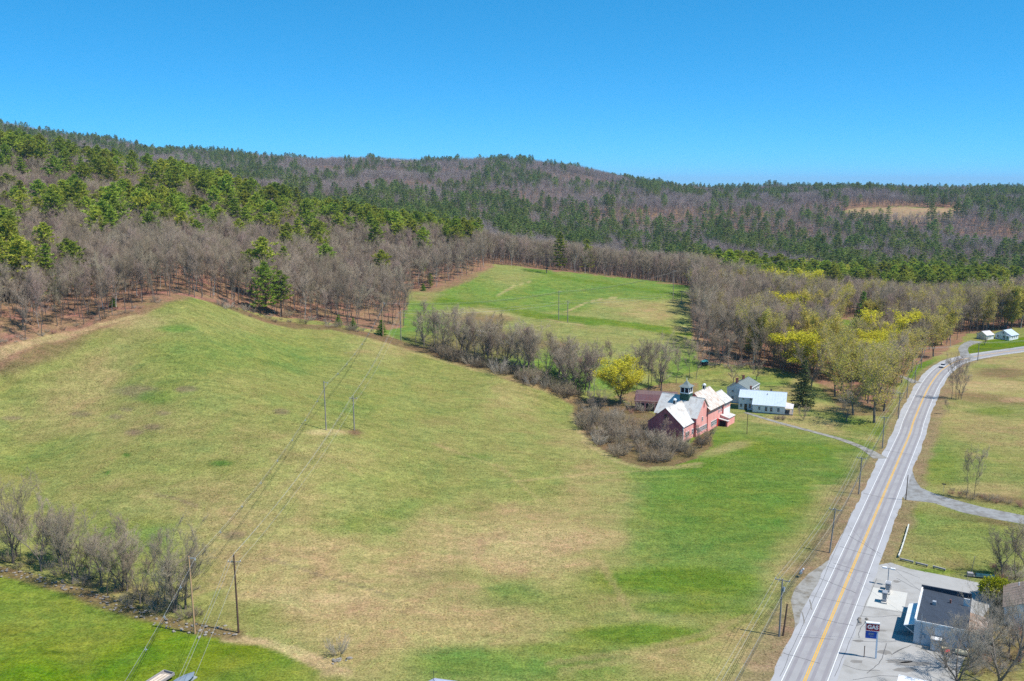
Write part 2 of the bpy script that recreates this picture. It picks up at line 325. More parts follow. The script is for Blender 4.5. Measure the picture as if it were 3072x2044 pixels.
mixc(C_TAN, .6 * inpoly(PX, PY, [(2240,1265),(2420,1290),(2640,1330),(2620,1290),(2450,1250),(2300,1245)])); blob(C_STRAW, 2180, 1345, 70, 14, .5, ang=-.25)
mixc(C_BROWN, .75 * inpoly(PX, PY, [(2440,1140),(2600,1130),(2690,1180),(2660,1250),(2540,1245)]))
blob(C_BRIGHT, 2590, 1290, 90, 20, .6); blob(C_BRIGHT, 2760, 1110, 45, 22, .95, ang=-.6)
lawn2 = inpoly(PX, PY, [(2890,1062),(2910,1040),(2960,1022),(3072,1012),(3800,1000),(3800,1030),(3072,1042),(2960,1056)]); mixc(C_LAWN * .9, lawn2 * .95)
mixc(C_BRIGHT, .9 * inpoly(PX, PY, CLEAR_GREEN)); mixc(C_TANR, .95 * inpoly(PX, PY, CLEAR_FAR))
# right of the road
rt = (X > ROADX(Y)) & (Y < 440); mixc(C_BROWN, rt * .45 * smooth(.0, .9, wob + .6 * wob2));  mixc(C_TAN, rt * .35 * smooth(-.2, .6, wob2)); mixc(C_TAN, rt * .65 * smooth(235, 330, Y)); mixc(C_GREEN, rt * .5 * smooth(.1, .7, -wob2 + .3 * wob))
blob(C_BROWN, 3000, 1120, 90, 16, .7); blob(C_BROWN, 2960, 1195, 130, 14, .6, ang=.1); blob(C_TANR, 3060, 1200, 60, 8, .8); blob(C_STRAW, 2950, 1160, 110, 16, .5); blob(C_BRIGHT, 2980, 1235, 60, 12, .6); blob(C_BRIGHT, 2820, 1400, 60, 60, .5); blob(C_TAN, 2950, 1470, 130, 22, .7)
blob(C_BROWN, 2990, 1500, 130, 14, .8, ang=.12); blob(C_BROWN, 2950, 1560, 110, 10, .8, ang=.15); blob(C_BRIGHT, 2720, 1540, 60, 22, .6); blob(C_GREEN, 2860, 1600, 150, 60, .45); blob(C_BRIGHT, 2790, 1715, 90, 8, .8); blob(C_BROWN, 3000, 1900, 150, 140, .8, .3)
blob(C_BROWN, 3000, 1735, 50, 8, .8)
# road verges and the strip under the poles
dr = X - ROADX(Y); vm = (Y > 130) & (Y < 445)
mixc(C_VERGE, vm * .9 * smooth(-16, -9, dr + 1.6 * wob) * (dr < 0) * (1 - smooth(235, 270, Y))); mixc(C_VERGE, vm * .85 * (1 - smooth(8.0, 10.5, dr + 1.2 * wob)) * (dr > 0))
mixc(C_VERGE, vm * .8 * smooth(-9.5, -7.5, dr + .7 * wob) * (dr < 0)); mixc(C_TAN, vm * .5 * smooth(-22, -14, dr + 2 * wob) * (1 - smooth(-14, -11, dr)) * (dr < 0) * (Y < 235))
# forest floor
ff = forest(PX + 5 * wob, PY + 4 * wob) & (Y > 250); mixc(C_LITTER, ff * 1.0)
band(C_LITTER, [(-300,1085),(0,1052),(130,1010),(260,980),(400,940),(530,888)], 5.5, .85); band(C_LITTER, [(1215,875),(1300,872),(1390,842),(1470,798)], 4, .8)
band(C_STRAW, [(0,1062),(130,1020),(300,975),(400,950)], 2.2, .6)
ca = me.color_attributes.new('turf', 'FLOAT_COLOR', 'POINT'); ca.data.foreach_set('color', np.c_[np.clip(colr, 0, 1), np.ones(len(colr))].astype(np.float32).ravel())
gm = bpy.data.materials.new('turf'); gm.use_nodes = True; N, L = gm.node_tree.nodes, gm.node_tree.links
bs = N['Principled BSDF']; bs.inputs['Roughness'].default_value = 1.0; bs.inputs['Specular IOR Level'].default_value = 0.0
at = N.new('ShaderNodeVertexColor'); at.layer_name = 'turf'; tc = N.new('ShaderNodeTexCoord')
def noise(scale, detail=4, rough=.6, vec=None, dist=0.0):
    n = N.new('ShaderNodeTexNoise'); n.inputs['Scale'].default_value = scale; n.inputs['Detail'].default_value = detail; n.inputs['Roughness'].default_value = rough; n.inputs['Distortion'].default_value = dist
    L.new(vec or tc.outputs['Object'], n.inputs['Vector']); return n.outputs[0]
def rng_(v, a, b, c, d):
    m = N.new('ShaderNodeMapRange'); m.inputs['From Min'].default_value = a; m.inputs['From Max'].default_value = b; m.inputs['To Min'].default_value = c; m.inputs['To Max'].default_value = d; L.new(v, m.inputs['Value']); return m.outputs[0]
n1 = noise(0.55, 6, .75); n2 = noise(0.09, 5, .65, dist=.6); n3 = noise(2.4, 4, .7); mpg = N.new('ShaderNodeMapping'); mpg.inputs['Scale'].default_value = (.10, .26, .1); mpg.inputs['Rotation'].default_value = (0, 0, .5); L.new(tc.outputs['Object'], mpg.inputs[0]); n4 = noise(1.0, 6, .7, mpg.outputs[0], .8)
hs1 = N.new('ShaderNodeHueSaturation'); L.new(at.outputs[0], hs1.inputs['Color']); L.new(rng_(n2, .32, .68, .472, .526), hs1.inputs['Hue']); L.new(rng_(n1, .3, .7, .70, 1.30), hs1.inputs['Value'])
hs2 = N.new('ShaderNodeHueSaturation'); L.new(hs1.outputs[0], hs2.inputs['Color']); L.new(rng_(n3, .33, .67, .55, 1.45), hs2.inputs['Value']); L.new(rng_(n1, .3, .7, .512, .488), hs2.inputs['Hue'])
mxs = N.new('ShaderNodeMixRGB'); mxs.blend_type = 'MIX'; L.new(rng_(noise(1.1, 5, .8), .54, .68, 0, .45), mxs.inputs[0]); L.new(hs2.outputs[0], mxs.inputs[1])
hs3 = N.new('ShaderNodeHueSaturation'); L.new(hs2.outputs[0], hs3.inputs['Color']); hs3.inputs['Value'].default_value = .62; hs3.inputs['Saturation'].default_value = 1.1; L.new(hs3.outputs[0], mxs.inputs[2])
hs4 = N.new('ShaderNodeHueSaturation'); L.new(mxs.outputs[0], hs4.inputs['Color']); L.new(rng_(n4, .34, .66, .80, 1.2), hs4.inputs['Value']); L.new(rng_(n4, .34, .66, .512, .488), hs4.inputs['Hue']); L.new(hs4.outputs[0], bs.inputs['Base Color'])
bp = N.new('ShaderNodeBump'); bp.inputs['Strength'].default_value = .45; bp.inputs['Distance'].default_value = .25; L.new(n1, bp.inputs['Height']); L.new(bp.outputs[0], bs.inputs['Normal'])
me.materials.append(gm)
ground = struct(link('ground', me), 'fields, meadows and wooded hills of a wide valley')

# ------------------------------------------------------------------ roads
ASPH = mat('worn_asphalt', lin(srgb(188, 185, 184), .66), .9, .07, .35, .15, col2=lin(srgb(176, 172, 172), .66), mixs=.4, bump=.1)
SHOUL = mat('pale_shoulder', lin(srgb(200, 199, 200), .66), .95, .06, .5, .1, col2=lin(srgb(186, 184, 184), .66), mixs=.5)
GRAV = mat('grey_gravel', lin(srgb(182, 178, 170), .62), 1, .13, 1.2, .05, col2=lin(srgb(150, 142, 128), .62), mixs=.4, bump=.2)
COURT = mat('bleached_asphalt', lin(srgb(196, 193, 188), .66), .95, .07, .6, .1, col2=lin(srgb(172, 168, 160), .66), mixs=.3, thr=(.5, .75))
CONC = mat('concrete', lin(srgb(226, 223, 214), .68), .9, .05, .8, .2)
DARKG = mat('dark_gravel', lin(srgb(178, 178, 176), .62), 1, .12, 1.0, .05, col2=lin(srgb(150, 146, 140), .62), mixs=.35)
WPAINT = mat('road_white', (.70, .70, .69), .7, .10, 2.0, .2); YPAINT = mat('road_yellow', (.66, .38, .05), .7, .12, 2.0, .2)
CRACKM = mat('tar_crack', (.09, .085, .085), .6, .1, 2)
RN = np.gradient(RCS, axis=0); RN /= np.hypot(*RN.T)[:, None]; RNR = np.c_[RN[:, 1], -RN[:, 0]]        # right-hand normal
def ribbon(name, a, b, z, m, i0=0, i1=None, parent=None, ja=0.0, jb=0.0):
    mb = MB(); P = RCS[i0:i1]; Nn = RNR[i0:i1]
    wv = vnoise(P[:, 0] / 3.1, P[:, 1] / 3.1, 61) + .6 * vnoise(P[:, 0] / 9, P[:, 1] / 9, 62); A = P + Nn * (a + ja * wv)[:, None] if ja else P + Nn * a; B = P + Nn * (b + jb * wv)[:, None] if jb else P + Nn * b
    vs = [(p[0], p[1], z) for p in A] + [(p[0], p[1], z) for p in B]; n = len(P)
    mb.add(vs, [(i, i + n, i + n + 1, i + 1) for i in range(n - 1)]); return mb.build(name, m, parent)
HW = 3.3
road = struct(ribbon('road', -HW - .12, HW + .12, .016, ASPH), 'two-lane country road curving away to the right')
struct(ribbon('road_shoulder', -HW - 1.8, -HW - .12, .010, SHOUL, ja=.28)); struct(ribbon('road_shoulder', HW + .12, HW + 1.3, .010, SHOUL, jb=.25))
for a, b in ((-HW - .02, -HW + .12), (HW - .12, HW + .02)): ribbon('edge_line', a, b, .022, WPAINT, parent=road)
for a, b in ((-.24, -.06), (.06, .24)): ribbon('centre_line', a, b, .022, YPAINT, parent=road)
# darker wheel tracks
WHEEL = mat('wheel_track', lin(srgb(176, 171, 173), .62), .85, .08, .3, .15)
for a in (-2.55, -.95, .95, 2.55): ribbon('wheel_track', a - .28, a + .28, .019, WHEEL, parent=road)
for pts in (((2460,1735),(2570,1780)), ((2545,1606),(2640,1662)), ((2400,1911),(2500,1918)), ((2350,1960),(2460,1990)), ((2480,1700),(2560,1720))):
    a, b = [np.array(plane(*p)) for p in pts]; ab = b - a; n = np.array((-ab[1], ab[0])) / np.hypot(*ab) * .05; mb = MB(); P = []
    for k in range(9):
        p = a + ab * k / 8 + n * random.uniform(-3, 3); P.append(p)
    mb.add([(p[0] - n[0], p[1] - n[1], .0245) for p in P] + [(p[0] + n[0], p[1] + n[1], .0245) for p in P], [(i, i + 1, i + 10, i + 9) for i in range(8)]); mb.build('tar_crack', CRACKM, road)
def crack(pts, w, parent, z=.0245, m=None):
    P0 = catmull([plane(*p) for p in pts], 6); P0 = P0 + np.c_[vnoise(P0[:, 0] * 1.3, P0[:, 1] * 1.3, 5), vnoise(P0[:, 0] * 1.3, P0[:, 1] * 1.3, 6)] * .12; T_ = np.gradient(P0, axis=0); T_ /= np.hypot(*T_.T)[:, None] + 1e-9; n = np.c_[-T_[:, 1], T_[:, 0]] * w; k = len(P0); mb = MB()
    mb.add([(x, y, z) for x, y in P0 - n] + [(x, y, z) for x, y in P0 + n], [(i, i + k, i + k + 1, i + 1) for i in range(k - 1)]); return mb.build('tar_crack', m or CRACKM, parent)
def stain(px, py, rx, ry, parent, m, z=.0085):
    x, y = plane(px, py); mb = MB(); n = 14; mb.add([(x + rx * math.cos(6.283 * k / n) * random.uniform(.7, 1.2), y + ry * math.sin(6.283 * k / n) * random.uniform(.7, 1.2), z) for k in range(n)], [tuple(range(n))]); return mb.build('oil_stain', m, parent)
def sheet(name, pix, z, m, label=None, world=False, drape=False):
    mb = MB(); P = [plane(*p) if not world else p for p in pix]; mb.add([(x, y, z) for x, y in P], [tuple(range(len(P)))])
    me = mb.mesh(name, m)
    if me.polygons[0].normal.z < 0: me.flip_normals()
    return struct(link(name, me), label)
def lane(name, pix, w, m, up, label=None):
    P = catmull([site(*p)[:2] for p in pix], 8); T = np.gradient(P, axis=0); T /= np.hypot(*T.T)[:, None]; Nn = np.c_[T[:, 1], -T[:, 0]]
    ww = np.interp(np.arange(len(P)), np.linspace(0, len(P) - 1, len(w)), w) * (1 + .08 * vnoise(P[:, 0] / 3, P[:, 1] / 3, 2)); cols = 5; mb = MB(); vs = []
    for i in range(len(P)):
        for k in range(cols):
            q_ = P[i] + Nn[i] * ww[i] * (k / (cols - 1) - .5); vs.append((q_[0], q_[1], gz(*q_) + up))
    mb.add(vs, [(i * cols + k, i * cols + k + 1, (i + 1) * cols + k + 1, (i + 1) * cols + k) for i in range(len(P) - 1) for k in range(cols - 1)])
    return struct(mb.build(name, m), label)
sheet('gravel_layby', [(2368,2010),(2385,1870),(2372,1800),(2385,1765),(2425,1722),(2470,1692),(2496,1672),(2499,1690),(2440,1830),(2390,1950)], .006, GRAV, 'gravel pull-off beside the left edge of the road')
side = [(2716,1500),(2800,1509),(2887,1538),(2987,1558),(3072,1573),(3300,1612),(3700,1680),(3700,1640),(3300,1575),(3072,1547),(2944,1521),(2858,1498),(2800,1480),(2762,1463),(2746,1440),(2738,1415),(2712,1440),(2700,1480)]
sheet('side_road', side, .006, DARKG, 'grey gravel side road joining from the right')
fc = sheet('forecourt', [(2425,2230),(2498,2044),(2556,1895),(2614,1745),(2636,1695),(2672,1688),(2730,1707),(2833,1727),(2872,1735),(2911,1743),(2950,1752),(2985,1800),(2950,1850),(2900,1960),(2860,2060),(2850,2230)], .0055, COURT, 'bleached asphalt forecourt of the petrol station')
sheet('concrete_pad', [(2619.6,1762.4),(2722.7,1779.2),(2711,1836),(2599,1818)], .014, CONC, 'pale concrete slab under the fuel pumps')
lane('driveway', [(2642,1376),(2590,1345),(2520,1318),(2440,1296),(2360,1275),(2290,1255),(2235,1238)], [4.5,2.6,2.2,2.0,2.0,1.8,1.6], GRAV, .05, 'gravel driveway leading to the white farmhouse')
lane('driveway', [(2905,1074),(2893,1060),(2890,1045),(2905,1032),(2930,1024)], [6,4,4,5,6], DARKG, .05, 'grey driveway up to the small white garage')
lane('farm_track', [(2752,1150),(2735,1142),(2718,1135),(2700,1128)], [5,3,2.6,2.6], GRAV, .05, 'short gravel entrance beside the budding trees')
STAIN = mat('oil_stain', lin(srgb(160, 155, 148), .62), .8, .12, .8, .2); PATCH = mat('asphalt_patch', lin(srgb(160, 158, 156), .62), .95, .08, .6, .1)
for a in (((2560,1845),(2620,1852),(2700,1846)),((2550,1922),(2620,1926),(2690,1925)),((2600,1862),(2580,1890),(2576,1915)),((2680,1960),(2710,1945),(2740,1935)),((2672,1964),(2690,1957),(2715,1943)),((2530,1995),(2580,2010),(2640,2012)),((2560,2040),(2640,2028),(2700,2030)),((2645,1700),(2700,1712),(2760,1735)),((2690,1735),(2760,1770),(2840,1775)),((2660,1930),(2640,1985),(2600,2020))): crack(a, .05, fc, .0095)
for a in ((2575,1923,.9,.5),(2645,1892,.9,.4),(2700,1985,2.6,.7),(2655,1957,1.4,.9),(2745,1992,3.0,.9),(2570,1985,1.0,.6),(2690,1745,.8,.6),(2610,1880,1.2,.5),(2720,2010,2.0,.8)): stain(*a, fc, STAIN)
for a in ((2560,1872,1.6,1.0),(2720,1900,2.0,1.2)): stain(*a, fc, PATCH, .0075)
for a in (((2428,1800),(2432,1815),(2436,1830)),((2400,1830),(2408,1845),(2412,1870))): crack(a, .12, road, .0265, STAIN)
for a in (((2340,2030),(2400,1895),(2470,1735),(2560,1530)),((2504,2030),(2570,1880),(2630,1735))): crack(a, .03, road, .0255)
for a in (((2440,1850),(2500,1866),(2560,1878)),((2500,1690),(2560,1708),(2610,1722)),((2590,1480),(2640,1492),(2690,1500)),((2650,1350),(2690,1357),(2735,1364)),((2520,1640),(2560,1652),(2620,1668))): crack(a, .05, road, .0262)
# ------------------------------------------------------------------ tree templates
BARK = mat('bark', (.17, .14, .118), .95, .2, 1.2, .05, rnd=.3)
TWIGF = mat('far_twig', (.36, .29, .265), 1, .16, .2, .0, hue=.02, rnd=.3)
TWIGW = mat('wood_twig', (.255, .208, .15), 1, .18, .22, .0, hue=.014, rnd=.32)
BARKL = mat('pale_bark', (.42, .39, .35), .95, .18, 1.2, .05, rnd=.15)
TWIG = mat('bare_twig', (.28, .232, .168), 1, .16, .25, .0, hue=.012, rnd=.28)
TWIGP = mat('purple_twig', (.25, .19, .152), 1, .16, .2, .0, hue=.02, rnd=.28)
TWIGS = mat('silver_twig', (.31, .275, .22), 1, .14, .25, .0, hue=.01, rnd=.2)
SHRUBM = mat('shrub_twig', (.225, .18, .122), 1, .2, .5, .0, hue=.015, rnd=.3)
REDSH = mat('red_shrub_twig', (.34, .18, .14), 1, .15, .5, .0, hue=.012, rnd=.15)
PINE = mat('pine_needles', (.36, .41, .055), .8, .3, .35, .05, hue=.022, rnd=.28, sss=.35)
PINED = mat('far_pine_needles', (.22, .275, .065), .85, .24, .35, .03, hue=.02, rnd=.28, sss=.35)
SPRUCE = mat('spruce_needles', (.12, .15, .05), .85, .25, .5, .05, rnd=.1, sss=.2)
HEML = mat('hemlock_needles', (.17, .30, .03), .85, .25, .5, .05, rnd=.1, sss=.3)
YEL = mat('yellow_green_buds', (.64, .585, .045), .8, .22, .4, .05, hue=.004, rnd=.10, sss=.4)
OLIVE = mat('olive_buds', (.55, .48, .10), .85, .2, .3, .05, hue=.012, rnd=.12, sss=.4)
JUNI = mat('golden_shrub_leaves', (.30, .32, .015), .8, .3, 1.2, .05, sss=.25)
PBARK = mat('pine_bark', lin(srgb(92, 78, 66), .5), .95, .2, 1.0, .05)

class TM:
    """fast triangle collector for tree meshes"""
    def __init__(s): s.v = []; s.t = []; s.n = 0
    def tube(s, a, b, r0, r1, k):
        d = b - a; ln = np.linalg.norm(d) + 1e-9; d = d / ln
        u = np.cross(d, (0.31, 0.17, 0.93) if abs(d[2]) < .9 else (1., .2, 0.)); u /= np.linalg.norm(u); w = np.cross(d, u)
        an = np.arange(k) * 2 * math.pi / k; ring = np.cos(an)[:, None] * u + np.sin(an)[:, None] * w
        s.v.append(a + ring * r0); s.v.append(b + ring * r1); n = s.n
        for i in range(k):
            j = (i + 1) % k; s.t.append((n + i, n + j, n + k + j)); s.t.append((n + i, n + k + j, n + k + i))
        s.n += 2 * k
    def spike(s, a, b, r):
        d = b - a; u = np.cross(d, (0.31, 0.57, 0.73)); u /= (np.linalg.norm(u) + 1e-9); w = np.cross(d, u); w /= (np.linalg.norm(w) + 1e-9)
        s.v.append(np.array([a + u * r, a - .5 * u * r + .87 * w * r, a - .5 * u * r - .87 * w * r, b])); n = s.n
        s.t += [(n, n + 1, n + 3), (n + 1, n + 2, n + 3), (n + 2, n, n + 3)]; s.n += 4
    def tri(s, a, b, c):
        s.v.append(np.array([a, b, c])); s.t.append((s.n, s.n + 1, s.n + 2)); s.n += 3
    def mesh(s, name, m):
        me = bpy.data.meshes.new(name); v = np.concatenate(s.v); t = np.array(s.t, np.int32)
        me.vertices.add(len(v)); me.vertices.foreach_set('co', v.astype(np.float32).ravel()); me.loops.add(t.size); me.loops.foreach_set('vertex_index', t.ravel())
        me.polygons.add(len(t)); me.polygons.foreach_set('loop_start', np.arange(0, t.size, 3, dtype=np.int32)); me.polygons.foreach_set('loop_total', np.full(len(t), 3, np.int32))
        me.materials.append(m); me.update(); return me
def rv(rg, s=1.0): return rg.normal(0, s, 3)
def unit(v): return v / (np.linalg.norm(v) + 1e-9)

def bare(seed, h, form, twigs, tr, leaf=0, leafsize=.25, thick=1.0, leaders=None):
    """a leafless tree: (trunk with limbs, twig crown, bud leaves). form: 0 tall forest tree .. 1 broad open-grown tree"""
    rg = np.random.default_rng(seed); T, C, F = TM(), TM(), TM(); tips = []
    nl = leaders or (1 if form < .3 else 3 if form > .5 else 2); fork = h * (rg.uniform(.10, .22) if nl > 1 else .05)
    base = np.array((0, 0, -.3)); fk = np.array((*rg.normal(0, .01 * h, 2), fork)); T.tube(base, fk, tr * 1.3, tr, 7)
    def branch(a, d, ln, r, lev):
        n = 3 if lev == 1 else 2; p = a; dd = d; P = [a]
        for i in range(n):
            dd = unit(dd + rv(rg, .13) + np.array((0, 0, .16))); q_ = p + dd * ln / n
            (T if lev == 1 else C).tube(p, q_, r * (1 - .6 * i / n), r * (1 - .6 * (i + 1) / n), 4 if lev == 1 else 3); p = q_; P.append(p)
        tips.append((a, p, dd, ln, lev))
        if lev < 3:
            for k in range(4 if lev == 1 else 3):
                f = .25 + .75 * (k + rg.random()) / (4 if lev == 1 else 3); x_ = min(f * n, n - .01); m = P[int(x_)] + (P[int(x_) + 1] - P[int(x_)]) * (x_ % 1)
                branch(m, unit(dd * .8 + unit(np.cross(dd, rv(rg))) * rg.uniform(.45, .85) + np.array((0, 0, .15))), ln * rg.uniform(.34, .55), max(.012, r * .42), lev + 1)
    an0 = rg.random() * 6.28
    for l in range(nl):
        an = an0 + 6.283 * l / nl + rg.normal(0, .3); sp_ = (.0 if nl == 1 else .16 + .34 * form); d = unit(np.array((math.cos(an) * sp_, math.sin(an) * sp_, 1.))); top = h * rg.uniform(.80, .93); n = 7; P = [fk]; p = fk
        for i in range(n):
            d = unit(d + rv(rg, .06 + .05 * form) + np.array((0, 0, .05))); p = p + d * (top - fork) / n / max(.6, d[2]); P.append(p)
        r0 = tr * (1 if nl == 1 else .72)
        for i in range(n): T.tube(P[i], P[i + 1], r0 * (1 - i / n * .86), r0 * (1 - (i + 1) / n * .86), 6)
        tips.append((P[-3], P[-1], d, h * .2, 2)); z0 = (.40 - .1 * rg.random()) if form < .3 else .22 - .06 * form; nb = 13 if nl == 1 else 9
        for k in range(nb):
            f = (k + rg.random() * .8) / nb; z = h * z0 + (top - h * z0) * f; i = min(n - 1, int((z - fork) / (top - fork) * n)); i = max(0, i); st = P[i] + (P[i + 1] - P[i]) * rg.random()
            a2 = an + rg.normal(0, 1.1) if nl > 1 else rg.random() * 6.28; up = .75 + 1.1 * f - .35 * form + rg.normal(0, .15); ln = h * (.20 + .17 * form) * (.45 + 1.1 * math.sin(math.pi * min(1, .25 + .75 * (1 - f)))) * rg.uniform(.7, 1.15)
            branch(st, unit(np.array((math.cos(a2), math.sin(a2), max(.25, up)))), ln, r0 * (.42 - .22 * f), 1)
    L = [t for t in tips if t[4] >= 2]; wts = np.array([t[3] for t in L]); wts /= wts.sum()
    for k in rg.choice(len(L), twigs, p=wts):
        a, p, dd, ln, lev = L[k]; s = rg.uniform(.15, 1.0); st = a + (p - a) * s
        d = unit(dd * .8 + rv(rg, .5) + np.array((0, 0, .3))); l2 = h * rg.uniform(.04, .095)
        C.spike(st, st + d * l2, .017 * thick * h / 16)
        if rg.random() < .6: C.spike(st + d * l2 * .5, st + d * l2 * .5 + unit(d + rv(rg, .5)) * l2 * .7, .013 * thick * h / 16)
    for k in rg.choice(len(L), leaf, p=wts) if leaf else ():
        a, p, dd, ln, lev = L[k]; st = a + (p - a) * rg.uniform(.2, 1.1) + rv(rg, .035 * h); s = leafsize * rg.uniform(.6, 1.4)
        u = unit(rv(rg)); w = unit(np.cross(u, rv(rg))); F.tri(st - u * s * .5, st + u * s * .5, st + w * s)
    k = h / np.percentile(np.concatenate(C.v)[:, 2], 99.8)
    for tm in (T, C, F): tm.v = [a * np.array((1 + (k - 1) * .6, 1 + (k - 1) * .6, k)) for a in tm.v]
    return T, C, F
def pine(seed, h, whorls, tufts, needles, base=.32, width=.2, size=.62):
    rg = np.random.default_rng(seed); T, F = TM(), TM()
    lean = rg.normal(0, .012, 2) * h; at_ = lambda z: np.array((lean[0] * (z / h) ** 2, lean[1] * (z / h) ** 2, z))
    for i in range(5): T.tube(at_(h * i / 5 - .2), at_(h * (i + 1) / 5), .27 * (1 - i / 5.5), .27 * (1 - (i + 1) / 5.5), 5)
    irr = rg.uniform(.75, 1.2, 8)
    for i in range(whorls):
        f = i / (whorls - 1); z = h * (base + (1 - base) * f ** .92) - .3
        prof = (math.sin(math.pi * min(1, .28 + .72 * f) ** 1.05) ** .75) * (1 - .12 * f); L = h * width * max(.10, prof) * rg.uniform(.8, 1.2)
        nb = 5 if f < .85 else 3; ph = rg.random() * 6.28
        for b in range(nb):
            an = ph + 6.283 * b / nb + rg.normal(0, .25); ln = L * irr[int(an * 1.27) % 8] * rg.uniform(.7, 1.15); up = .02 + .50 * f + rg.normal(0, .07)
            d = unit(np.array((math.cos(an), math.sin(an), up))); st = at_(z); en = st + d * ln
            T.tube(st, en, .05, .02, 3)
            for k in range(tufts):
                s = .28 + .78 * (k + rg.random() * .6) / tufts; c = st + d * ln * s + rv(rg, .13 * ln) * np.array((1, 1, .16)) + np.array((0, 0, .1))
                for _ in range(needles):
                    dn = unit(d * .7 + rv(rg, .75) * np.array((1, 1, .45)) + np.array((0, 0, .22))); l2 = size * rg.uniform(.7, 1.35) * (h / 20); w = unit(np.cross(dn, rv(rg))) * l2 * .30
                    F.tri(c - w, c + w, c + dn * l2 * 1.3)
    for _ in range(needles * 3):
        c = at_(h - rg.random() * h * .06); dn = unit(rv(rg, .5) + np.array((0, 0, 1.))); w = unit(np.cross(dn, rv(rg))) * .12; F.tri(c - w, c + w, c + dn * .8)
    return T, F
def spruce(seed, h, rows, width, per=8, size=.5):
    rg = np.random.default_rng(seed); T, F = TM(), TM(); T.tube(np.array((0, 0, -.2)), np.array((0, 0, h)), .2, .03, 5)
    for i in range(rows):
        f = i / rows; z = h * (.06 + .94 * f); L = width * (1 - f) ** .85 + .15
        for b in range(per + 3 if f < .6 else per):
            an = rg.random() * 6.28; ln = L * rg.uniform(.7, 1.12); d = unit(np.array((math.cos(an), math.sin(an), -.25 + .4 * f))); st = np.array((0, 0, z)); n = max(2, int(ln / .38))
            for k in range(n):
                c = st + d * ln * (k + .6) / n + rv(rg, .08)
                for _ in range(3):
                    dn = unit(d + rv(rg, .6) + np.array((0, 0, -.05))); w = unit(np.cross(dn, rv(rg))) * size * .3; F.tri(c - w, c + w, c + dn * size * rg.uniform(.7, 1.3))
    return T, F
def shrub(seed, h, stems, twigs, w=.6, thick=1.0):
    rg = np.random.default_rng(seed); C = TM()
    for _ in range(stems):
        an = rg.random() * 6.28; r = rg.random() ** .5 * h * .28; a = np.array((math.cos(an) * r, math.sin(an) * r, -.1)); d = unit(np.array((math.cos(an) * w, math.sin(an) * w, 1.)) + rv(rg, .22)); ln = h * rg.uniform(.6, 1.05)
        m = a + d * ln * .5; e = m + unit(d + rv(rg, .2)) * ln * .5; C.tube(a, m, .025 * thick, .018 * thick, 3); C.tube(m, e, .018 * thick, .006, 3)
        for _ in range(twigs):
            s = rg.uniform(.25, 1); st = a + (m - a) * s * 2 if s < .5 else m + (e - m) * (s - .5) * 2
            C.spike(st, st + unit(d + rv(rg, .7)) * h * rg.uniform(.12, .28), .014 * thick)
    return C
def leafball(seed, h, w, n, size):
    rg = np.random.default_rng(seed); F, T = TM(), TM()
    for k in range(9):
        d = unit(rv(rg) * np.array((1, 1, .3)) + np.array((0, 0, .8))); T.tube(np.array((0, 0, -.1)), d * h * .6, .06, .02, 4)
    for _ in range(n):
        d = unit(rv(rg)); d[2] = abs(d[2]) * 1.0 - .25; p = np.array((d[0] * w * .5, d[1] * w * .5, h * .45 + d[2] * h * .55)) * rg.uniform(.75, 1.02)
        p += rv(rg, .06 * h); p[2] = max(p[2], .05); dn = unit(d + rv(rg, .5)); ww = unit(np.cross(dn, rv(rg))) * size * .4; F.tri(p - ww, p + ww, p + dn * size)
    return T, F

# templates: meshes shared between all copies
def mk(tm, nm, m): return tm.mesh(nm, m)
WOOD = []                                     # tall trees of the wood
for k in range(6):
    T, C, F = bare(100 + k, 18, .06 + .10 * (k % 3), 1300, .15)
    WOOD.append((mk(T, 'trunk', BARKL if k == 5 else BARK), mk(C, 'crown', (TWIGW, TWIGP, TWIGW, TWIGP, SHRUBM, TWIG)[k])))
OPEN = []                                     # broad open-grown trees
for k in range(5):
    T, C, F = bare(200 + k, 16, .45 + .1 * (k % 3), 3200, .24, thick=1.1)
    OPEN.append((mk(T, 'trunk', BARK), mk(C, 'crown', (TWIG, TWIG, TWIG, SHRUBM, TWIG)[k])))
NEART = []
for k in range(2):
    T, C, F = bare(900 + k, 14, .75, 3600, .30, thick=.62, leaders=3)
    NEART.append((mk(T, 'trunk', BARK), mk(C, 'crown', TWIGS)))
BUDY = []
for k in range(3):
    T, C, F = bare(300 + k, 15, .62, 700, .22, leaf=9500, leafsize=.36)
    BUDY.append((mk(T, 'trunk', BARK), mk(C, 'twigs', TWIG), mk(F, 'crown', YEL)))
BUDO = []
for k in range(4):
    T, C, F = bare(330 + k, 17, .45, 1100, .22, leaf=3600, leafsize=.26)
    BUDO.append((mk(T, 'trunk', BARK), mk(C, 'twigs', TWIG), mk(F, 'crown', OLIVE)))
BUDM = []
for k in range(3):
    T, C, F = bare(360 + k, 17, .62, 500, .22, leaf=11000, leafsize=.42)
    BUDM.append((mk(T, 'trunk', BARK), mk(C, 'twigs', TWIG), mk(F, 'crown', (YEL, OLIVE, YEL)[k])))
PINES = []
for k in range(6):
    T, F = pine(400 + k, 20, 13, 7, 8, base=(.34, .22, .42, .3, .15, .38)[k], width=(.27, .29, .25, .26, .24, .28)[k], size=.72)
    PINES.append((mk(T, 'trunk', PBARK), mk(F, 'crown', PINE)))
SPR = [tuple(mk(a, n, m) for a, n, m in zip(spruce(500, 16.5, 30, 3.6), ('trunk', 'crown'), (PBARK, SPRUCE))), tuple(mk(a, n, m) for a, n, m in zip(spruce(501, 13, 26, 3.4), ('trunk', 'crown'), (PBARK, HEML)))]
SHR = [mk(shrub(600 + k, 3.2, 40, 20, .55 + .1 * (k % 3)), 'shrub', (SHRUBM, TWIGS, TWIG, REDSH)[k % 4]) for k in range(6)]
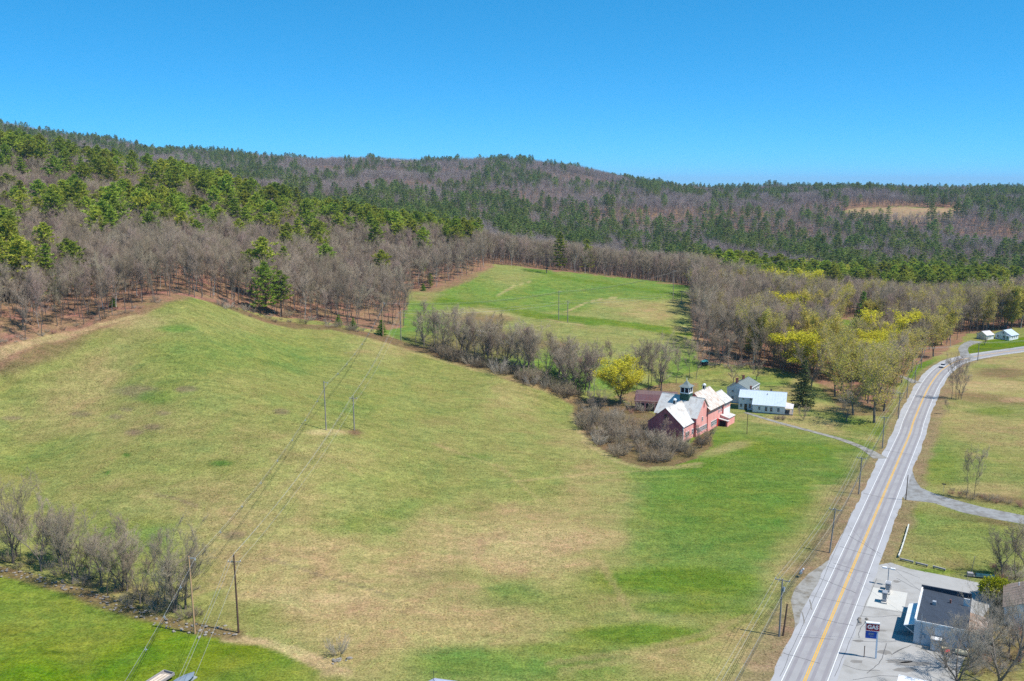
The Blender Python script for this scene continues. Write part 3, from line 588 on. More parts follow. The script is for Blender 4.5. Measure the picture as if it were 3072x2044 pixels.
DENSE = [mk(shrub(640 + k, 3.0, 55, 20, .5), 'shrub', (SHRUBM, SHRUBM, TWIG)[k]) for k in range(3)]
# far, cheaper trees
FARB, FARP = [], []
def joined(parts, nm):
    v = []; t = []; mi = []; b = 0; ms = []
    for j, (tm, m) in enumerate(parts):
        vv = np.concatenate(tm.v); v.append(vv); t += [(x + b, y + b, z + b) for x, y, z in tm.t]; mi += [j] * len(tm.t); b += len(vv); ms.append(m)
    me = bpy.data.meshes.new(nm); me.from_pydata(np.concatenate(v).tolist(), [], t)
    for m in ms: me.materials.append(m)
    me.polygons.foreach_set('material_index', mi); me.update(); return me
for k in range(5):
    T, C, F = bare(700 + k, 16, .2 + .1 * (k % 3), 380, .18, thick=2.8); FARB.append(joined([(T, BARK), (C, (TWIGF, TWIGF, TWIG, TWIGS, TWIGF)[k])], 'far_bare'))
for k in range(4):
    T, F = pine(740 + k, 19, 9, 4, 4, base=(.28, .2, .35, .15)[k], width=(.26, .23, .28, .2)[k], size=1.1); FARP.append(joined([(T, PBARK), (F, PINED)], 'far_pine'))

# ------------------------------------------------------------------ placing single trees
def plant(name, tpl, loc, sc_, rz, label, cat, group=None, parts=None, wide=None):
    s = (sc_ * (wide or 1), sc_ * (wide or 1), sc_); r = thing(name, label, cat, loc, rz, group, s)
    names = parts or (('trunk', 'crown') if len(tpl) == 2 else ('trunk', 'twigs', 'crown'))
    for n, me in zip(names, tpl): link(n, me, r)
    return r
def hp(py, x, y, z, hpx):
    """height in metres of something hpx photo pixels tall standing at (x, y)"""
    return hpx * math.hypot(y, CAMZ - z) / FOC * 1.01

# pine share of the woods, by photo row and column (true stands of pine on the hillsides)
PGX = np.array([-300, 128, 384, 640, 896, 1152, 1408, 1664, 1920, 2176, 2432, 2688, 2944, 3300])
PGY = np.array([380, 440, 500, 550, 600, 650, 700, 760, 830, 900])
PG = np.array([
 [.30,.30,.25,.35,.40,.45,.40,.35,.30,.50,.60,.60,.55,.5],
 [.85,.80,.40,.30,.30,.40,.45,.40,.25,.45,.55,.55,.50,.5],
 [.92,.90,.75,.30,.15,.20,.40,.40,.30,.35,.50,.55,.45,.4],
 [.90,.85,.75,.60,.25,.30,.45,.40,.35,.25,.30,.25,.30,.3],
 [.85,.80,.70,.65,.40,.45,.45,.40,.35,.25,.25,.35,.40,.3],
 [.60,.55,.50,.60,.45,.50,.45,.35,.35,.22,.30,.50,.50,.4],
 [.40,.38,.40,.45,.40,.40,.30,.35,.28,.20,.28,.40,.35,.3],
 [.22,.20,.25,.25,.22,.25,.20,.25,.22,.15,.18,.22,.18,.3],
 [.00,.00,.00,.03,.05,.06,.06,.08,.10,.08,.45,.55,.80,.6],
 [.00,.00,.00,.01,.01,.02,.02,.02,.02,.03,.05,.08,.10,.1]])
def pineshare(px, py):
    i = np.clip(np.searchsorted(PGX, px) - 1, 0, len(PGX) - 2); j = np.clip(np.searchsorted(PGY, py) - 1, 0, len(PGY) - 2)
    a = np.clip((px - PGX[i]) / (PGX[i + 1] - PGX[i]), 0, 1); b = np.clip((py - PGY[j]) / (PGY[j + 1] - PGY[j]), 0, 1)
    return (PG[j, i] * (1 - a) + PG[j, i + 1] * a) * (1 - b) + (PG[j + 1, i] * (1 - a) + PG[j + 1, i + 1] * a) * b
cand = []
for y0, y1, d in ((285, 700, 4.9), (700, 1250, 7.0), (1250, 2900, 10.0)):
    gy = np.arange(y0, y1, d); 
    for y in gy:
        xs = np.arange(-.64 * y, .66 * y, d); n = len(xs)
        cand.append(np.c_[xs + rng.uniform(-.48, .48, n) * d, y + rng.uniform(-.48, .48, n) * d])
cand = np.concatenate(cand); cx, cyy = cand.T; cz = height(cx, cyy); bpx, bpy_ = project(cx, cyy, cz); tpx, tpy = project(cx, cyy, cz + 17)
keep = forest(bpx, bpy_)
# gaps: thin the wood towards the yards, keep the power line open
keep &= ~((bpx > 2080) & (cyy < 460) & (rng.random(len(cx)) < .2)); keep &= ~((bpx > 2640) & (cyy < 470) & (rng.random(len(cx)) < .5))
keep &= ~inpoly(bpx, bpy_, [(1080, 1000), (1085, 940), (1230, 930), (1240, 1000)]) | (rng.random(len(cx)) < .2)
keep &= ~inpoly(bpx, bpy_, [(2095, 1098), (2092, 1062), (2150, 1070), (2200, 1098)])
keep &= ~(inpoly(bpx, bpy_, [(2470,1160),(2480,1010),(2640,1010),(2640,1130),(2590,1190)]) & (rng.random(len(cx)) < .8))
for _x, _y in ((154.5,548.6),(185.4,587.7),(275.4,831.8),(259.9,725.3),(140.1,461.9),(119.9,371.3),(176,426.8),(155.4,383.3),(290.6,562),(143.9,367.7)): keep &= ~((np.abs(cx - _x * cyy / _y) < 8) & (cyy > _y - 22) & (cyy < _y + 8))
keep &= np.hypot(cx - 243, cyy - 470) > 16; keep &= np.hypot(cx - 256, cyy - 470) > 14; keep &= (np.abs(cx - ROADX(cyy)) > 10) | (cyy > 500)
cx, cyy, cz, bpx, bpy_, tpx, tpy = (a[keep] for a in (cx, cyy, cz, bpx, bpy_, tpx, tpy))
ps = pineshare(tpx, tpy) * np.where(cyy < 760, .25, .42); clump = np.where(cyy > 760, .24 * vnoise(cx / 30, cyy / 140, 31) + .20 * vnoise(cx / 105, cyy / 420, 32), .34 * vnoise(cx / 30, cyy / 34, 31) + .25 * vnoise(cx / 80, cyy / 90, 32))
kindp = rng.random(len(cx)) < np.clip(ps + clump * (ps > .03) * 1.1, 0, 1)
edge = (np.interp(bpx, FBX, FBY) - bpy_) < 40; kindp &= ~(edge & (rng.random(len(cx)) < .93))
kindp &= ~((bpx > 2076) & (cyy < 520))
inframe = (tpx > -60) & (tpx < 3132)
size = rng.uniform(.78, 1.18, len(cx)) * (1 + .12 * vnoise(cx / 60, cyy / 60, 33))
rot = rng.uniform(0, 6.283, len(cx)); size = size * np.where((bpx > 2076) & (cyy < 520), 1.28, 1.0)

# --- single pines (photo pixel of the tip, height in m)
tips = [(36,408,22),(85,425,22),(120,432,21),(195,455,22),(240,470,21),(300,470,22),(345,470,20),(395,475,21),(440,520,21),(20,520,20),(60,540,20),(110,545,21),(190,545,20),(240,560,19),(210,540,20),
 (285,615,22),(330,640,19),(300,600,23),(25,655,18),(430,565,19),(465,495,21),(490,570,19),(525,512,22),(545,575,20),(580,590,20),(610,510,24),(640,560,21),(680,525,24),(705,600,20),(735,555,22),(770,580,21),(715,665,17),(35,740,14),(75,765,10),(560,690,13),(405,650,14),(460,665,15),(510,650,14),
 (810,560,22),(850,560,23),(890,570,22),(915,610,21),(820,640,19),(925,640,20),(950,660,18),(1015,605,18),(1050,600,18),(1085,605,19),(1125,660,21),(1170,630,18),(1195,655,20),(1230,660,19),(1260,650,19),(1290,640,20),(1310,630,21),(1335,640,22),(1415,660,20),(1270,695,15),
 (850,745,17),(980,745,18),(860,700,18),(800,790,19),(845,815,20),(1270,780,9),(1290,820,8),(600,625,16),(640,650,15),(745,620,18),(780,640,17),(830,600,20),(690,580,20),(150,560,19),(350,560,20),(380,540,20),(250,500,21),(160,480,21),(60,470,20),(330,500,20),(275,445,21),
 (1760,735,19),(1765,750,20),(1690,735,15),(1840,745,15),(1880,745,19),(1925,750,19),(1935,765,20),(2020,745,17),(1800,750,14),(2385,775,13),(2305,775,14),(2520,760,17),(2500,775,15),
 (2620,760,17),(2650,765,17),(2680,770,17),(2715,770,18),(2740,775,18),(2765,768,18),(2800,780,18),(2830,770,19),(2860,785,19),(2890,780,19),(2920,800,19),(2950,805,19),(2990,800,18),(3020,805,19),(3050,800,19),(3080,805,19),(2810,800,19),(2850,800,19),(2930,790,18),(2970,815,18),(3040,820,18),(2780,790,18)]
npine = 0
REG = lambda x: 'left hillside' if x < 1100 else 'valley'
for i, (px, py, h) in enumerate(tips):
    h *= 1.22 if px < 1500 and h > 12 else 1.0
    x, y, z = site(px, py, h); t = PINES[i % 6]; s = h / 20 * random.uniform(.95, 1.08)
    qx, qy = project(x, y, z); lim = float(np.interp(qx, FBX, FBY))
    if qy > lim - 3:
        x, y, z = site(px, lim - 4); s = max(.3, (CAMZ + ray(px, py)[2] / ray(px, py)[1] * y - z) / 20)
    if px < 1100: lab, g = 'tall green white pine rising above the bare woods of the left hillside', 'pines on the left hillside'
    elif px < 1500: lab, g = 'green pine in the clump behind the left end of the far meadow', 'pines behind the far meadow'
    elif px < 2100: lab, g = 'green pine standing among the bare trees behind the far meadow', 'pines in the wood behind the far meadow'
    else: lab, g = 'dark green pine in the long row beyond the roadside woods', 'pine row on the right'
    if (px, py) == (800, 790): lab, g = 'pine with clear trunk at the edge of the upper field', None
    if (px, py) == (845, 815): lab, g = 'pine with low ragged branches at the edge of the upper field', None
    if (px, py) == (1270, 780): lab, g = 'slim young pine above the left tip of the far meadow', None
    if (px, py) == (1290, 820): lab, g = 'small spreading pine at the left tip of the far meadow', None
    plant('pine_tree', t, (x, y, z - .1), s, random.uniform(0, 6.28), lab, 'tree', g, wide=random.uniform(.9, 1.15)); npine += 1
# --- the woods: nearest trees singly, the rest as two masses
ib = np.where(~kindp & inframe)[0]; ib = ib[np.argsort(cyy[ib])]; left = ib[bpx[ib] < 1500]; mid = ib[(bpx[ib] >= 1500) & (bpx[ib] < 2076)]; right = ib[bpx[ib] >= 2076]
single = np.concatenate([left[:52], mid[:22], right[:70]]); nb_single = set(single.tolist())
olive_t = []
for i in single:
    k = random.randrange(6); s = size[i]; loc = (cx[i], cyy[i], cz[i] - .1)
    if bpx[i] >= 2076:
        if random.random() < (.15 if bpx[i] < 2330 else .4):
            s_ = s * .95
            plant('budding_tree', random.choice(BUDO + BUDM[1:2]), loc, s_, rot[i], 'olive budding tree in the wood between the far meadow and the road', 'tree', 'budding trees of the roadside wood'); continue
        lab, g = 'bare grey-brown tree in the wood between the far meadow and the road', 'bare trees of the roadside wood'
    elif bpx[i] >= 1500: lab, g = 'bare tree in the row along the top of the far meadow', 'bare trees above the far meadow'
    else: lab, g = 'bare grey tree at the edge of the woods above the left field', 'bare trees above the left field'
    plant('bare_tree', WOOD[k], loc, s, rot[i], lab, 'tree', g)
ip = np.where(kindp & inframe)[0]; ip = ip[np.argsort(cyy[ip])]; spine = ip[:170]; sp_set = set(spine.tolist())
for i in spine:
    plant('pine_tree', PINES[random.randrange(6)], (cx[i], cyy[i], cz[i] - .1), size[i] * 1.12, rot[i], 'green pine scattered through the nearer bare woods', 'tree', 'pines scattered in the near woods')
def mass(name, label, ids, meshes, idxs, scl):
    tc_ = bpy.data.collections.new(name + '_kinds')
    for k, m_ in enumerate(meshes): tc_.objects.link(bpy.data.objects.new('%s_kind_%02d' % (name, k), m_))
    me = bpy.data.meshes.new(name); n = len(ids); me.vertices.add(n); me.vertices.foreach_set('co', np.c_[cx[ids], cyy[ids], cz[ids] - .1].astype(np.float32).ravel())
    for an, ty, val in (('turn', 'FLOAT', rot[ids]), ('grow', 'FLOAT', scl), ('pick', 'INT', idxs)):
        a = me.attributes.new(an, ty, 'POINT'); a.data.foreach_set('value', val.astype(np.int32 if ty == 'INT' else np.float32))
    o = link(name, me); o['kind'] = 'stuff'; o['label'] = label
    ng = bpy.data.node_groups.new(name, 'GeometryNodeTree'); ng.interface.new_socket('Geometry', in_out='INPUT', socket_type='NodeSocketGeometry'); ng.interface.new_socket('Geometry', in_out='OUTPUT', socket_type='NodeSocketGeometry')
    N_, L_ = ng.nodes, ng.links; gi = N_.new('NodeGroupInput'); go = N_.new('NodeGroupOutput'); ci = N_.new('GeometryNodeCollectionInfo'); ci.inputs['Collection'].default_value = tc_; ci.inputs['Separate Children'].default_value = True; ci.inputs['Reset Children'].default_value = True
    io = N_.new('GeometryNodeInstanceOnPoints'); io.inputs['Pick Instance'].default_value = True; mp_ = N_.new('GeometryNodeMeshToPoints'); L_.new(gi.outputs[0], mp_.inputs[0]); L_.new(mp_.outputs[0], io.inputs['Points']); L_.new(ci.outputs[0], io.inputs['Instance'])
    def na(nm, ty):
        x_ = N_.new('GeometryNodeInputNamedAttribute'); x_.data_type = ty; x_.inputs['Name'].default_value = nm; return x_.outputs[0]
    L_.new(na('pick', 'INT'), io.inputs['Instance Index']); cb = N_.new('ShaderNodeCombineXYZ'); L_.new(na('turn', 'FLOAT'), cb.inputs[2]); L_.new(cb.outputs[0], io.inputs['Rotation'])
    L_.new(na('grow', 'FLOAT'), io.inputs['Scale']); L_.new(io.outputs[0], go.inputs[0]); md = o.modifiers.new('plants', 'NODES'); md.node_group = ng; return o
allb = np.array([i for i in np.where(~kindp)[0] if i not in nb_single]); allp = np.array([i for i in np.where(kindp)[0] if i not in sp_set])
def jn(*ms):                                        # near templates joined for the mass
    me = bpy.data.meshes.new('wood_tree'); V, Fc, MI = [], [], []; b = 0
    for k, m in enumerate(ms):
        o_ = np.empty(len(m.vertices) * 3, np.float32); m.vertices.foreach_get('co', o_); f_ = np.empty(len(m.loops), np.int32); m.loops.foreach_get('vertex_index', f_)
        V.append(o_); Fc.append(f_ + b); MI.append(np.full(len(f_) // 3, k, np.int32)); b += len(m.vertices); me.materials.append(m.materials[0])
    v = np.concatenate(V); f = np.concatenate(Fc); n = len(f) // 3; me.vertices.add(len(v) // 3); me.vertices.foreach_set('co', v); me.loops.add(len(f)); me.loops.foreach_set('vertex_index', f)
    me.polygons.add(n); me.polygons.foreach_set('loop_start', np.arange(0, 3 * n, 3, dtype=np.int32)); me.polygons.foreach_set('loop_total', np.full(n, 3, np.int32)); me.polygons.foreach_set('material_index', np.concatenate(MI)); me.update(); return me
nearb = allb[cyy[allb] < 640]; farb = allb[cyy[allb] >= 640]; nearp = allp[cyy[allp] < 760]; farp = allp[cyy[allp] >= 760]
mass('bare_woods', 'mass of bare grey and purple-brown trees filling the near woods', nearb, [jn(*t) for t in WOOD + BUDO[:3] + BUDM[1:2]], np.where((bpx[nearb] > 2076) & (rng.random(len(nearb)) < np.where(bpx[nearb] < 2330, .08, .18)), rng.integers(6, 10, len(nearb)), rng.integers(0, 6, len(nearb))), size[nearb] * 1.0)
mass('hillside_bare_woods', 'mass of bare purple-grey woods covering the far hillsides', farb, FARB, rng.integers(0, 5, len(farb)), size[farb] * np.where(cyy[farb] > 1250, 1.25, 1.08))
mass('pine_woods', 'mass of green pines between the nearer bare woods', nearp, [jn(*t) for t in PINES], rng.integers(0, 6, len(nearp)), size[nearp] * 1.12)
mass('hillside_pine_woods', 'mass of dark green pines scattered over the far hillsides', farp, FARP, rng.integers(0, 4, len(farp)), size[farp] * np.where(cyy[farp] > 1250, 1.32, 1.15))

# --- named trees: (photo base x, y, height px, template, kind, label)
def tree_at(px, py, hpx, tpl, th, name, label, wide=None, group=None, rz=None):
    x, y, z = site(px, py); h = hp(py, x, y, z, hpx); return plant(name, tpl, (x, y, z - .1), h / th, rz if rz is not None else random.uniform(0, 6.28), label, 'tree', group, wide=wide)
L_ = 'bare tree on the stone wall by the lawn, '
for a in ((40,1690,280,OPEN[1],16,'tallest, nearest the photo edge'),(124,1714,235,OPEN[0],16,'second from the photo edge'),(217,1752,225,OPEN[2],16,'with a twisted forked trunk'),(305,1768,170,WOOD[0],18,'thin and straight'),
          (372,1756,238,WOOD[1],18,'slender with a pale trunk'),(460,1730,150,WOOD[2],18,'small, behind the others'),(527,1833,285,OPEN[4],16,'forked, nearest the power poles'),(430,1828,110,OPEN[3],16,'short and dark beside the stones'),(-60,1690,260,OPEN[2],16,'cut by the photo edge')):
    tree_at(*a[:5], 'bare_tree', L_ + a[5], .85)
L_ = 'bare tree in the hedgerow below the far meadow, '
for a in ((1332,1058,142,OPEN[0],16,'broad, at its upper end'),(1390,1070,142,WOOD[3],18,'slim, second from its upper end'),(1434,1090,112,WOOD[5],18,'pale white trunk'),(1470,1068,118,WOOD[1],18,'beside the scrap metal'),(1492,1066,130,OPEN[3],16,'broad, beyond the scrap metal'),(1546,1096,115,WOOD[4],18,'thin, mid-hedge'),
          (1594,1124,150,WOOD[3],18,'dense silver-grey crown'),(1641,1136,96,OPEN[1],16,'broken-topped snag'),(1774,1150,120,OPEN[2],16,'forked, left of the yellow-green maple'),(1742,1165,60,OPEN[4],16,'small, below the forked one'),(1350,1068,100,WOOD[0],18,'short, behind the brush'),(1520,1085,85,WOOD[2],18,'short, under the broad one')):
    tree_at(*a[:5], 'bare_tree', L_ + a[5], .9)
def hedge(line, n, h0, h1, label, group, off=5.0, kinds=None):
    P = np.array([site(*p)[:2] for p in line]); sg_ = np.r_[0, np.cumsum(np.hypot(*np.diff(P, axis=0).T))]
    for k in range(n):
        s = sg_[-1] * (k + random.uniform(.1, .9)) / n; x = np.interp(s, sg_, P[:, 0]) + random.uniform(-.5, .5) * off; y = np.interp(s, sg_, P[:, 1]) + random.uniform(0, 1) * off; h = random.uniform(h0, h1); tp_ = random.choice(kinds or WOOD + OPEN)
        plant('bare_tree', tp_, (x, y, gz(x, y) - .1), h / (18 if tp_ in WOOD else 14 if tp_ in NEART else 16), random.uniform(0, 6.28), label, 'tree', group, wide=random.uniform(.9, 1.2))
hedge([(1265,1040),(1340,1062),(1450,1092),(1560,1125),(1660,1158),(1730,1180),(1790,1200)], 62, 11.5, 19, 'grey-brown bare tree crowded in the hedgerow below the far meadow', 'hedgerow trees', 13)
hedge([(-60,1690),(60,1700),(160,1725),(280,1770),(400,1810),(520,1845),(570,1860)], 25, 8, 14.5, 'brown bare tree crowded among the brush on the stone wall', 'stone wall trees', 6)
hedge([(1800,1190),(1900,1170),(2000,1160),(2070,1150)], 10, 11, 18, 'bare tree in the loose group behind the barn and its maple', 'trees behind the barn', 14)
hedge([(1740,1255),(1800,1310),(1880,1350),(1960,1372),(2040,1376),(2115,1345)], 16, 4.5, 8.5, 'small ragged bare tree in the thicket around the barn end', 'small trees of the barn thicket', 7, OPEN)
hedge([(2105,1100),(2200,1110),(2300,1116),(2400,1132)], 12, 13, 20, 'tall bare tree close behind the farmhouse and barn yard', 'trees close behind the farmhouse', 10)
hedge([(2890,2050),(2960,2010),(3040,1990),(3090,1960)], 6, 8, 12, 'bare tree in the thicket right of the petrol station', 'thicket by the petrol station', 5, NEART)
tree_at(1862, 1212, 142, BUDY[0], 15, 'budding_tree', 'round yellow-green budding maple behind the red barn', 1.45)
L_ = 'bare tree behind the red barn, '
for a in ((1945,1172,165,WOOD[4],18,'thin, close to the yellow-green maple'),(1984,1176,175,OPEN[4],16,'broad dark crown'),(2030,1150,120,WOOD[1],18,'slender, farther back'),(1925,1150,140,WOOD[0],18,'behind the maple'),(2065,1140,130,WOOD[2],18,'beside the teal wagon')):
    tree_at(*a[:5], 'bare_tree', L_ + a[5])
tree_at(1640, 820, 95, OPEN[3], 16, 'bare_tree', 'round bare tree standing alone at the top of the far meadow', 1.0)
Y_ = 'yellow-green budding tree '
for k, a in enumerate(((2318,805,22,'with round crown at the left of the roadside wood'),(2412,806,23,'with the widest crown in the roadside wood'),(2457,778,19,'high up behind the roadside wood'),(2532,796,21,'beside the tall pines of the roadside wood'),(2375,868,21,'in the middle of the roadside wood'),(2423,988,19,'directly behind the white farmhouse'),
          (2673,928,21,'with the brightest crown, above the road bend'),(2650,985,19,'left of the brightest one above the road bend'),(2968,858,19,'on the slope behind the small white house'),(2610,1010,18,'below the brightest one above the road bend'))):
    x, y, z = site(a[0], a[1], a[2]); plant('budding_tree', BUDM[0 if k % 2 else 2], (x, y, z - .1), a[2] / 17, random.uniform(0, 6.28), Y_ + a[3], 'tree', None, wide=1.7)
O_ = 'olive budding roadside maple '
for a in ((2623,1268,245,'nearest the utility poles, with the biggest crown'),(2651,1234,205,'second along the utility poles'),(2705,1150,150,'third along the utility poles'),(2560,1245,190,'between the spruce and the poles'),(2505,1190,170,'behind the yard of the white farmhouse'),(2735,1115,140,'by the gravel entrance')):
    tree_at(*a[:3], BUDO[random.randrange(4)], 17, 'budding_tree', O_ + a[3], 1.15)
tree_at(2800, 1070, 138, BUDO[1], 17, 'budding_tree', 'broad faintly olive tree with a dark trunk inside the road bend', 1.25)
tree_at(2840, 1035, 130, WOOD[3], 18, 'bare_tree', 'tall bare tree left of the driveway to the small garage'); tree_at(2870, 1020, 120, WOOD[0], 18, 'bare_tree', 'bare tree nearest the driveway to the small garage')
tree_at(2408, 1220, 142, SPR[0], 16.5, 'spruce_tree', 'dark conical spruce beside the white farmhouse', 1.3); tree_at(2585, 985, 112, SPR[1], 13, 'hemlock_tree', 'bright green conical hemlock in the roadside wood', 1.1)
tree_at(2622, 980, 80, SPR[1], 13, 'hemlock_tree', 'smaller hemlock beside the bright green one in the roadside wood', 1.1)
tree_at(2432, 1170, 150, OPEN[1], 16, 'bare_tree', 'bare tree standing right behind the dark spruce'); tree_at(2270, 1140, 65, OPEN[3], 16, 'bare_tree', 'gnarled low tree behind the farmhouse chimneys', 1.2); tree_at(2200, 1150, 90, OPEN[0], 16, 'bare_tree', 'bare tree between the barn and the farmhouse')
tree_at(2410, 1262, 50, OPEN[4], 16, 'bare_tree', 'little leafless tree in the front yard of the white farmhouse', 1.2); tree_at(2540, 1265, 90, OPEN[2], 16, 'bare_tree', 'short spreading tree in the grass near the roadside maples', 1.2)
for a in ((2856,1198,140,WOOD[0],'leftmost stem'),(2866,1200,150,WOOD[1],'tallest stem'),(2874,1197,130,WOOD[2],'third stem'),(2884,1199,95,OPEN[4],'leaning right-hand stem')): tree_at(a[0], a[1], a[2], a[3], 18 if a[3] in WOOD else 16, 'bare_tree', 'bare tree in the clump right of the road bend, ' + a[4], .8)
tree_at(2846, 1243, 48, WOOD[3], 18, 'bare_tree', 'tiny ivy-covered tree below the clump right of the road', 1.2)
tree_at(2900, 1494, 158, WOOD[1], 18, 'bare_tree', 'left of two thin bare trees on the gravel side road', .75); tree_at(2921, 1497, 168, WOOD[0], 18, 'bare_tree', 'right of two thin bare trees on the gravel side road', .75)
L_ = 'bare tree behind the golden round shrub, '
for a in ((2985,1722,120,WOOD[2],18,'shortest'),(3007,1727,150,OPEN[1],16,'nearest it'),(3046,1738,175,WOOD[4],18,'tallest'),(3075,1720,150,OPEN[0],16,'at the photo edge')): tree_at(*a[:5], 'bare_tree', L_ + a[5], 1.0)
tree_at(3000, 2062, 285, NEART[0], 14, 'bare_tree', 'big bare tree in front of the petrol station rear wing', 1.05, rz=.6); tree_at(2868, 2075, 225, NEART[1], 14, 'bare_tree', 'bare tree with low sweeping limbs beside the petrol station wall', 1.15, rz=2.0); tree_at(3060, 1985, 240, NEART[1], 14, 'bare_tree', 'bare tree crowding the brown-roofed house', 1.0)
tree_at(2953, 1035, 30, OPEN[1], 16, 'bare_tree', 'small round purplish tree in front of the white garage', 1.5)

# --- shrubs
def bush(px, py, h, me, label, group=None, wide=1.2, name='shrub'):
    x, y, z = site(px, py); s = h / 3.1; return tag(link(name, me, None, (x, y, z - .05), random.uniform(0, 6.28), (s * wide, s * wide, s)), label, 'shrub', group)
def fill(poly, n, h0, h1, meshes, label, group):
    P = np.array(poly); k = 0; tries = 0; got = []
    while k < n and tries < 4000:
        tries += 1; px = random.uniform(*P[:, [0]].T[0][[P[:, 0].argmin(), P[:, 0].argmax()]]); py = random.uniform(P[:, 1].min(), P[:, 1].max())
        if inpoly(np.array([px]), np.array([py]), poly)[0] and all(abs(px - a) / 16 + abs(py - b) / 8 > 1 for a, b in got):
            got.append((px, py)); bush(px, py, random.uniform(h0, h1) * random.choice((.8, 1, 1.3)), random.choice(meshes), label, group, random.uniform(.75, 1.25)); k += 1
fill([(1720,1235),(1750,1300),(1800,1340),(1870,1378),(1940,1395),(2030,1392),(2095,1368),(2135,1335),(2110,1312),(2060,1345),(1990,1345),(1940,1320),(1900,1270),(1790,1215)], 62, 2.6, 4.6, DENSE + SHR[:3], 'leafless grey-brown shrub in the thicket around the barn end', 'shrub thicket at the barn')
tree_at(1790, 1265, 105, OPEN[1], 16, 'bare_tree', 'bushy bare tree at the far left of the barn thicket', 1.1); tree_at(1985, 1335, 90, WOOD[3], 18, 'bare_tree', 'pale thin tree in front of the barn gable', 1.2); tree_at(2055, 1345, 60, OPEN[4], 16, 'bare_tree', 'dark little tree at the lit corner of the barn')
fill([(1925,1308),(2040,1340),(2048,1362),(1925,1334)], 10, 2.8, 4.2, DENSE + SHR[:3], 'leafless shrub pressed against the shaded barn gable', 'shrubs against the barn gable')
fill([(1270,1052),(1330,1075),(1450,1108),(1600,1160),(1720,1205),(1740,1190),(1620,1130),(1470,1085),(1330,1050)], 54, 3.0, 5.2, SHR[:3] + DENSE, 'grey-brown shrub in the hedgerow along the field edge', 'hedgerow shrubs')
fill([(650,925),(800,965),(1000,985),(1120,1005),(1120,990),(1000,965),(800,940),(660,905)], 26, 1.6, 3.2, SHR[:3], 'low brown shrub along the upper field edge', 'upper field edge shrubs')
fill([(1640,1060),(1690,1040),(1740,1075),(1760,1110),(1720,1110),(1660,1090)], 14, 2.2, 3.4, [SHR[3]], 'red-brown shrub in the patch behind the hedgerow', 'red-brown shrub patch')
fill([(0,1690),(120,1725),(250,1770),(400,1825),(560,1865),(600,1850),(450,1790),(300,1740),(100,1690),(0,1660)], 26, 1.2, 2.6, SHR[:3], 'brown shrub in the brush along the stone wall', 'stone wall brush')
fill([(2640,1100),(2480,1150),(2560,1220),(2650,1225),(2690,1170)], 16, 1.5, 3.0, SHR, 'low brush between the roadside maples', 'roadside brush')
fill([(2830,1478),(2900,1497),(3000,1515),(3072,1530),(3072,1515),(2950,1490),(2860,1470)], 16, .9, 1.8, SHR[2:5], 'low brown shrub beside the gravel side road', 'side road brush')
fill([(2950,1745),(3060,1745),(3072,1700),(2980,1690)], 8, 1.4, 2.4, SHR, 'brown shrub behind the golden round shrub', 'brush behind the golden shrub')
fill([(2870,2044),(2960,2030),(3072,2000),(3072,1900),(2960,1940)], 12, 1.2, 2.6, SHR, 'tangled brush under the big bare tree by the petrol station', 'brush by the petrol station')
fill([(2080,1095),(2200,1110),(2300,1105),(2300,1085),(2150,1070)], 10, 1.5, 2.8, SHR, 'brush along the wood behind the farmhouse', 'brush behind the farmhouse')
fill([(0,1040),(250,982),(400,938),(530,888),(530,876),(400,925),(250,968),(0,1028)], 26, .8, 2.0, SHR, 'low brown shrub at the woods edge above the left field', 'woods edge shrubs')
fill([(1890,1245),(1990,1240),(1990,1222),(1890,1225)], 8, 2.4, 3.6, SHR, 'bare shrub in front of the brown-roofed shed', 'shrubs at the shed')
bush(1013, 1962, 3.4, SHR[1], 'lone grey leafless bush on the tan bank in the field', None, .85); bush(2345, 1260, 2.0, DENSE[0], 'rounded bare shrub at the farmhouse porch'); bush(2330, 1258, 1.6, DENSE[1], 'smaller bare shrub left of the porch shrub')
for a, l in (((1015,975,4.5),'dark green conifer bush at the field edge left of the power poles'),((1060,985,4.5),'low spreading green conifer bush at the field edge'),((1145,1005,6.5),'dark green conifer behind the orange-brown power pole'),((340,920,3.5),'small dark conifer among the bare trees by the left field'),((1270,872,4.0),'bright green conifer bush at the tip of the far meadow')):
    x, y, z = site(a[0], a[1]); s = a[2] / 13; plant('conifer_bush', SPR[1], (x, y, z - .05), s, random.uniform(0, 6), l, 'bush', None, wide=1.7)
x, y, z = site(2986, 1797); T, F = leafball(77, 4.6, 5.6, 5200, .34); r = thing('evergreen_shrub', 'big round golden-green evergreen shrub beside the brown-roofed house', 'shrub', (x, y, z)); mk(T, 'stem', PBARK); link('stem', mk(T, 'stem', PBARK), r); link('crown', mk(F, 'crown', JUNI), r)

# ------------------------------------------------------------------ rough grass tufts on the open ground
def tuft(seed):
    rg = np.random.default_rng(seed); T = TM()
    for _ in range(9):
        a = rg.normal(0, .16, 3) * np.array((1, 1, 0)); d = unit(np.array((rg.normal(0, 1.3), rg.normal(0, 1.3), .55))); w = unit(np.cross(d, rv(rg) * .3 + np.array((0, 0, 1.)))) * .06; T.tri(a - w, a + w, a + d * rg.uniform(.18, .4))
    return T
gmT = bpy.data.materials.new('grass_blades'); gmT.use_nodes = True; N, L = gmT.node_tree.nodes, gmT.node_tree.links; bs = N['Principled BSDF']; bs.inputs['Roughness'].default_value = 1; bs.inputs['Specular IOR Level'].default_value = 0
ta = N.new('ShaderNodeAttribute'); ta.attribute_type = 'INSTANCER'; ta.attribute_name = 'tint'; L.new(ta.outputs['Color'], bs.inputs['Base Color'])
NT = 150000; ty_ = np.sqrt(rng.uniform(118 ** 2, 430 ** 2, NT * 2)); tx_ = rng.uniform(-.62, .62, NT * 2) * ty_; tz_ = height(tx_, ty_); gpx, gpy = project(tx_, ty_, tz_)
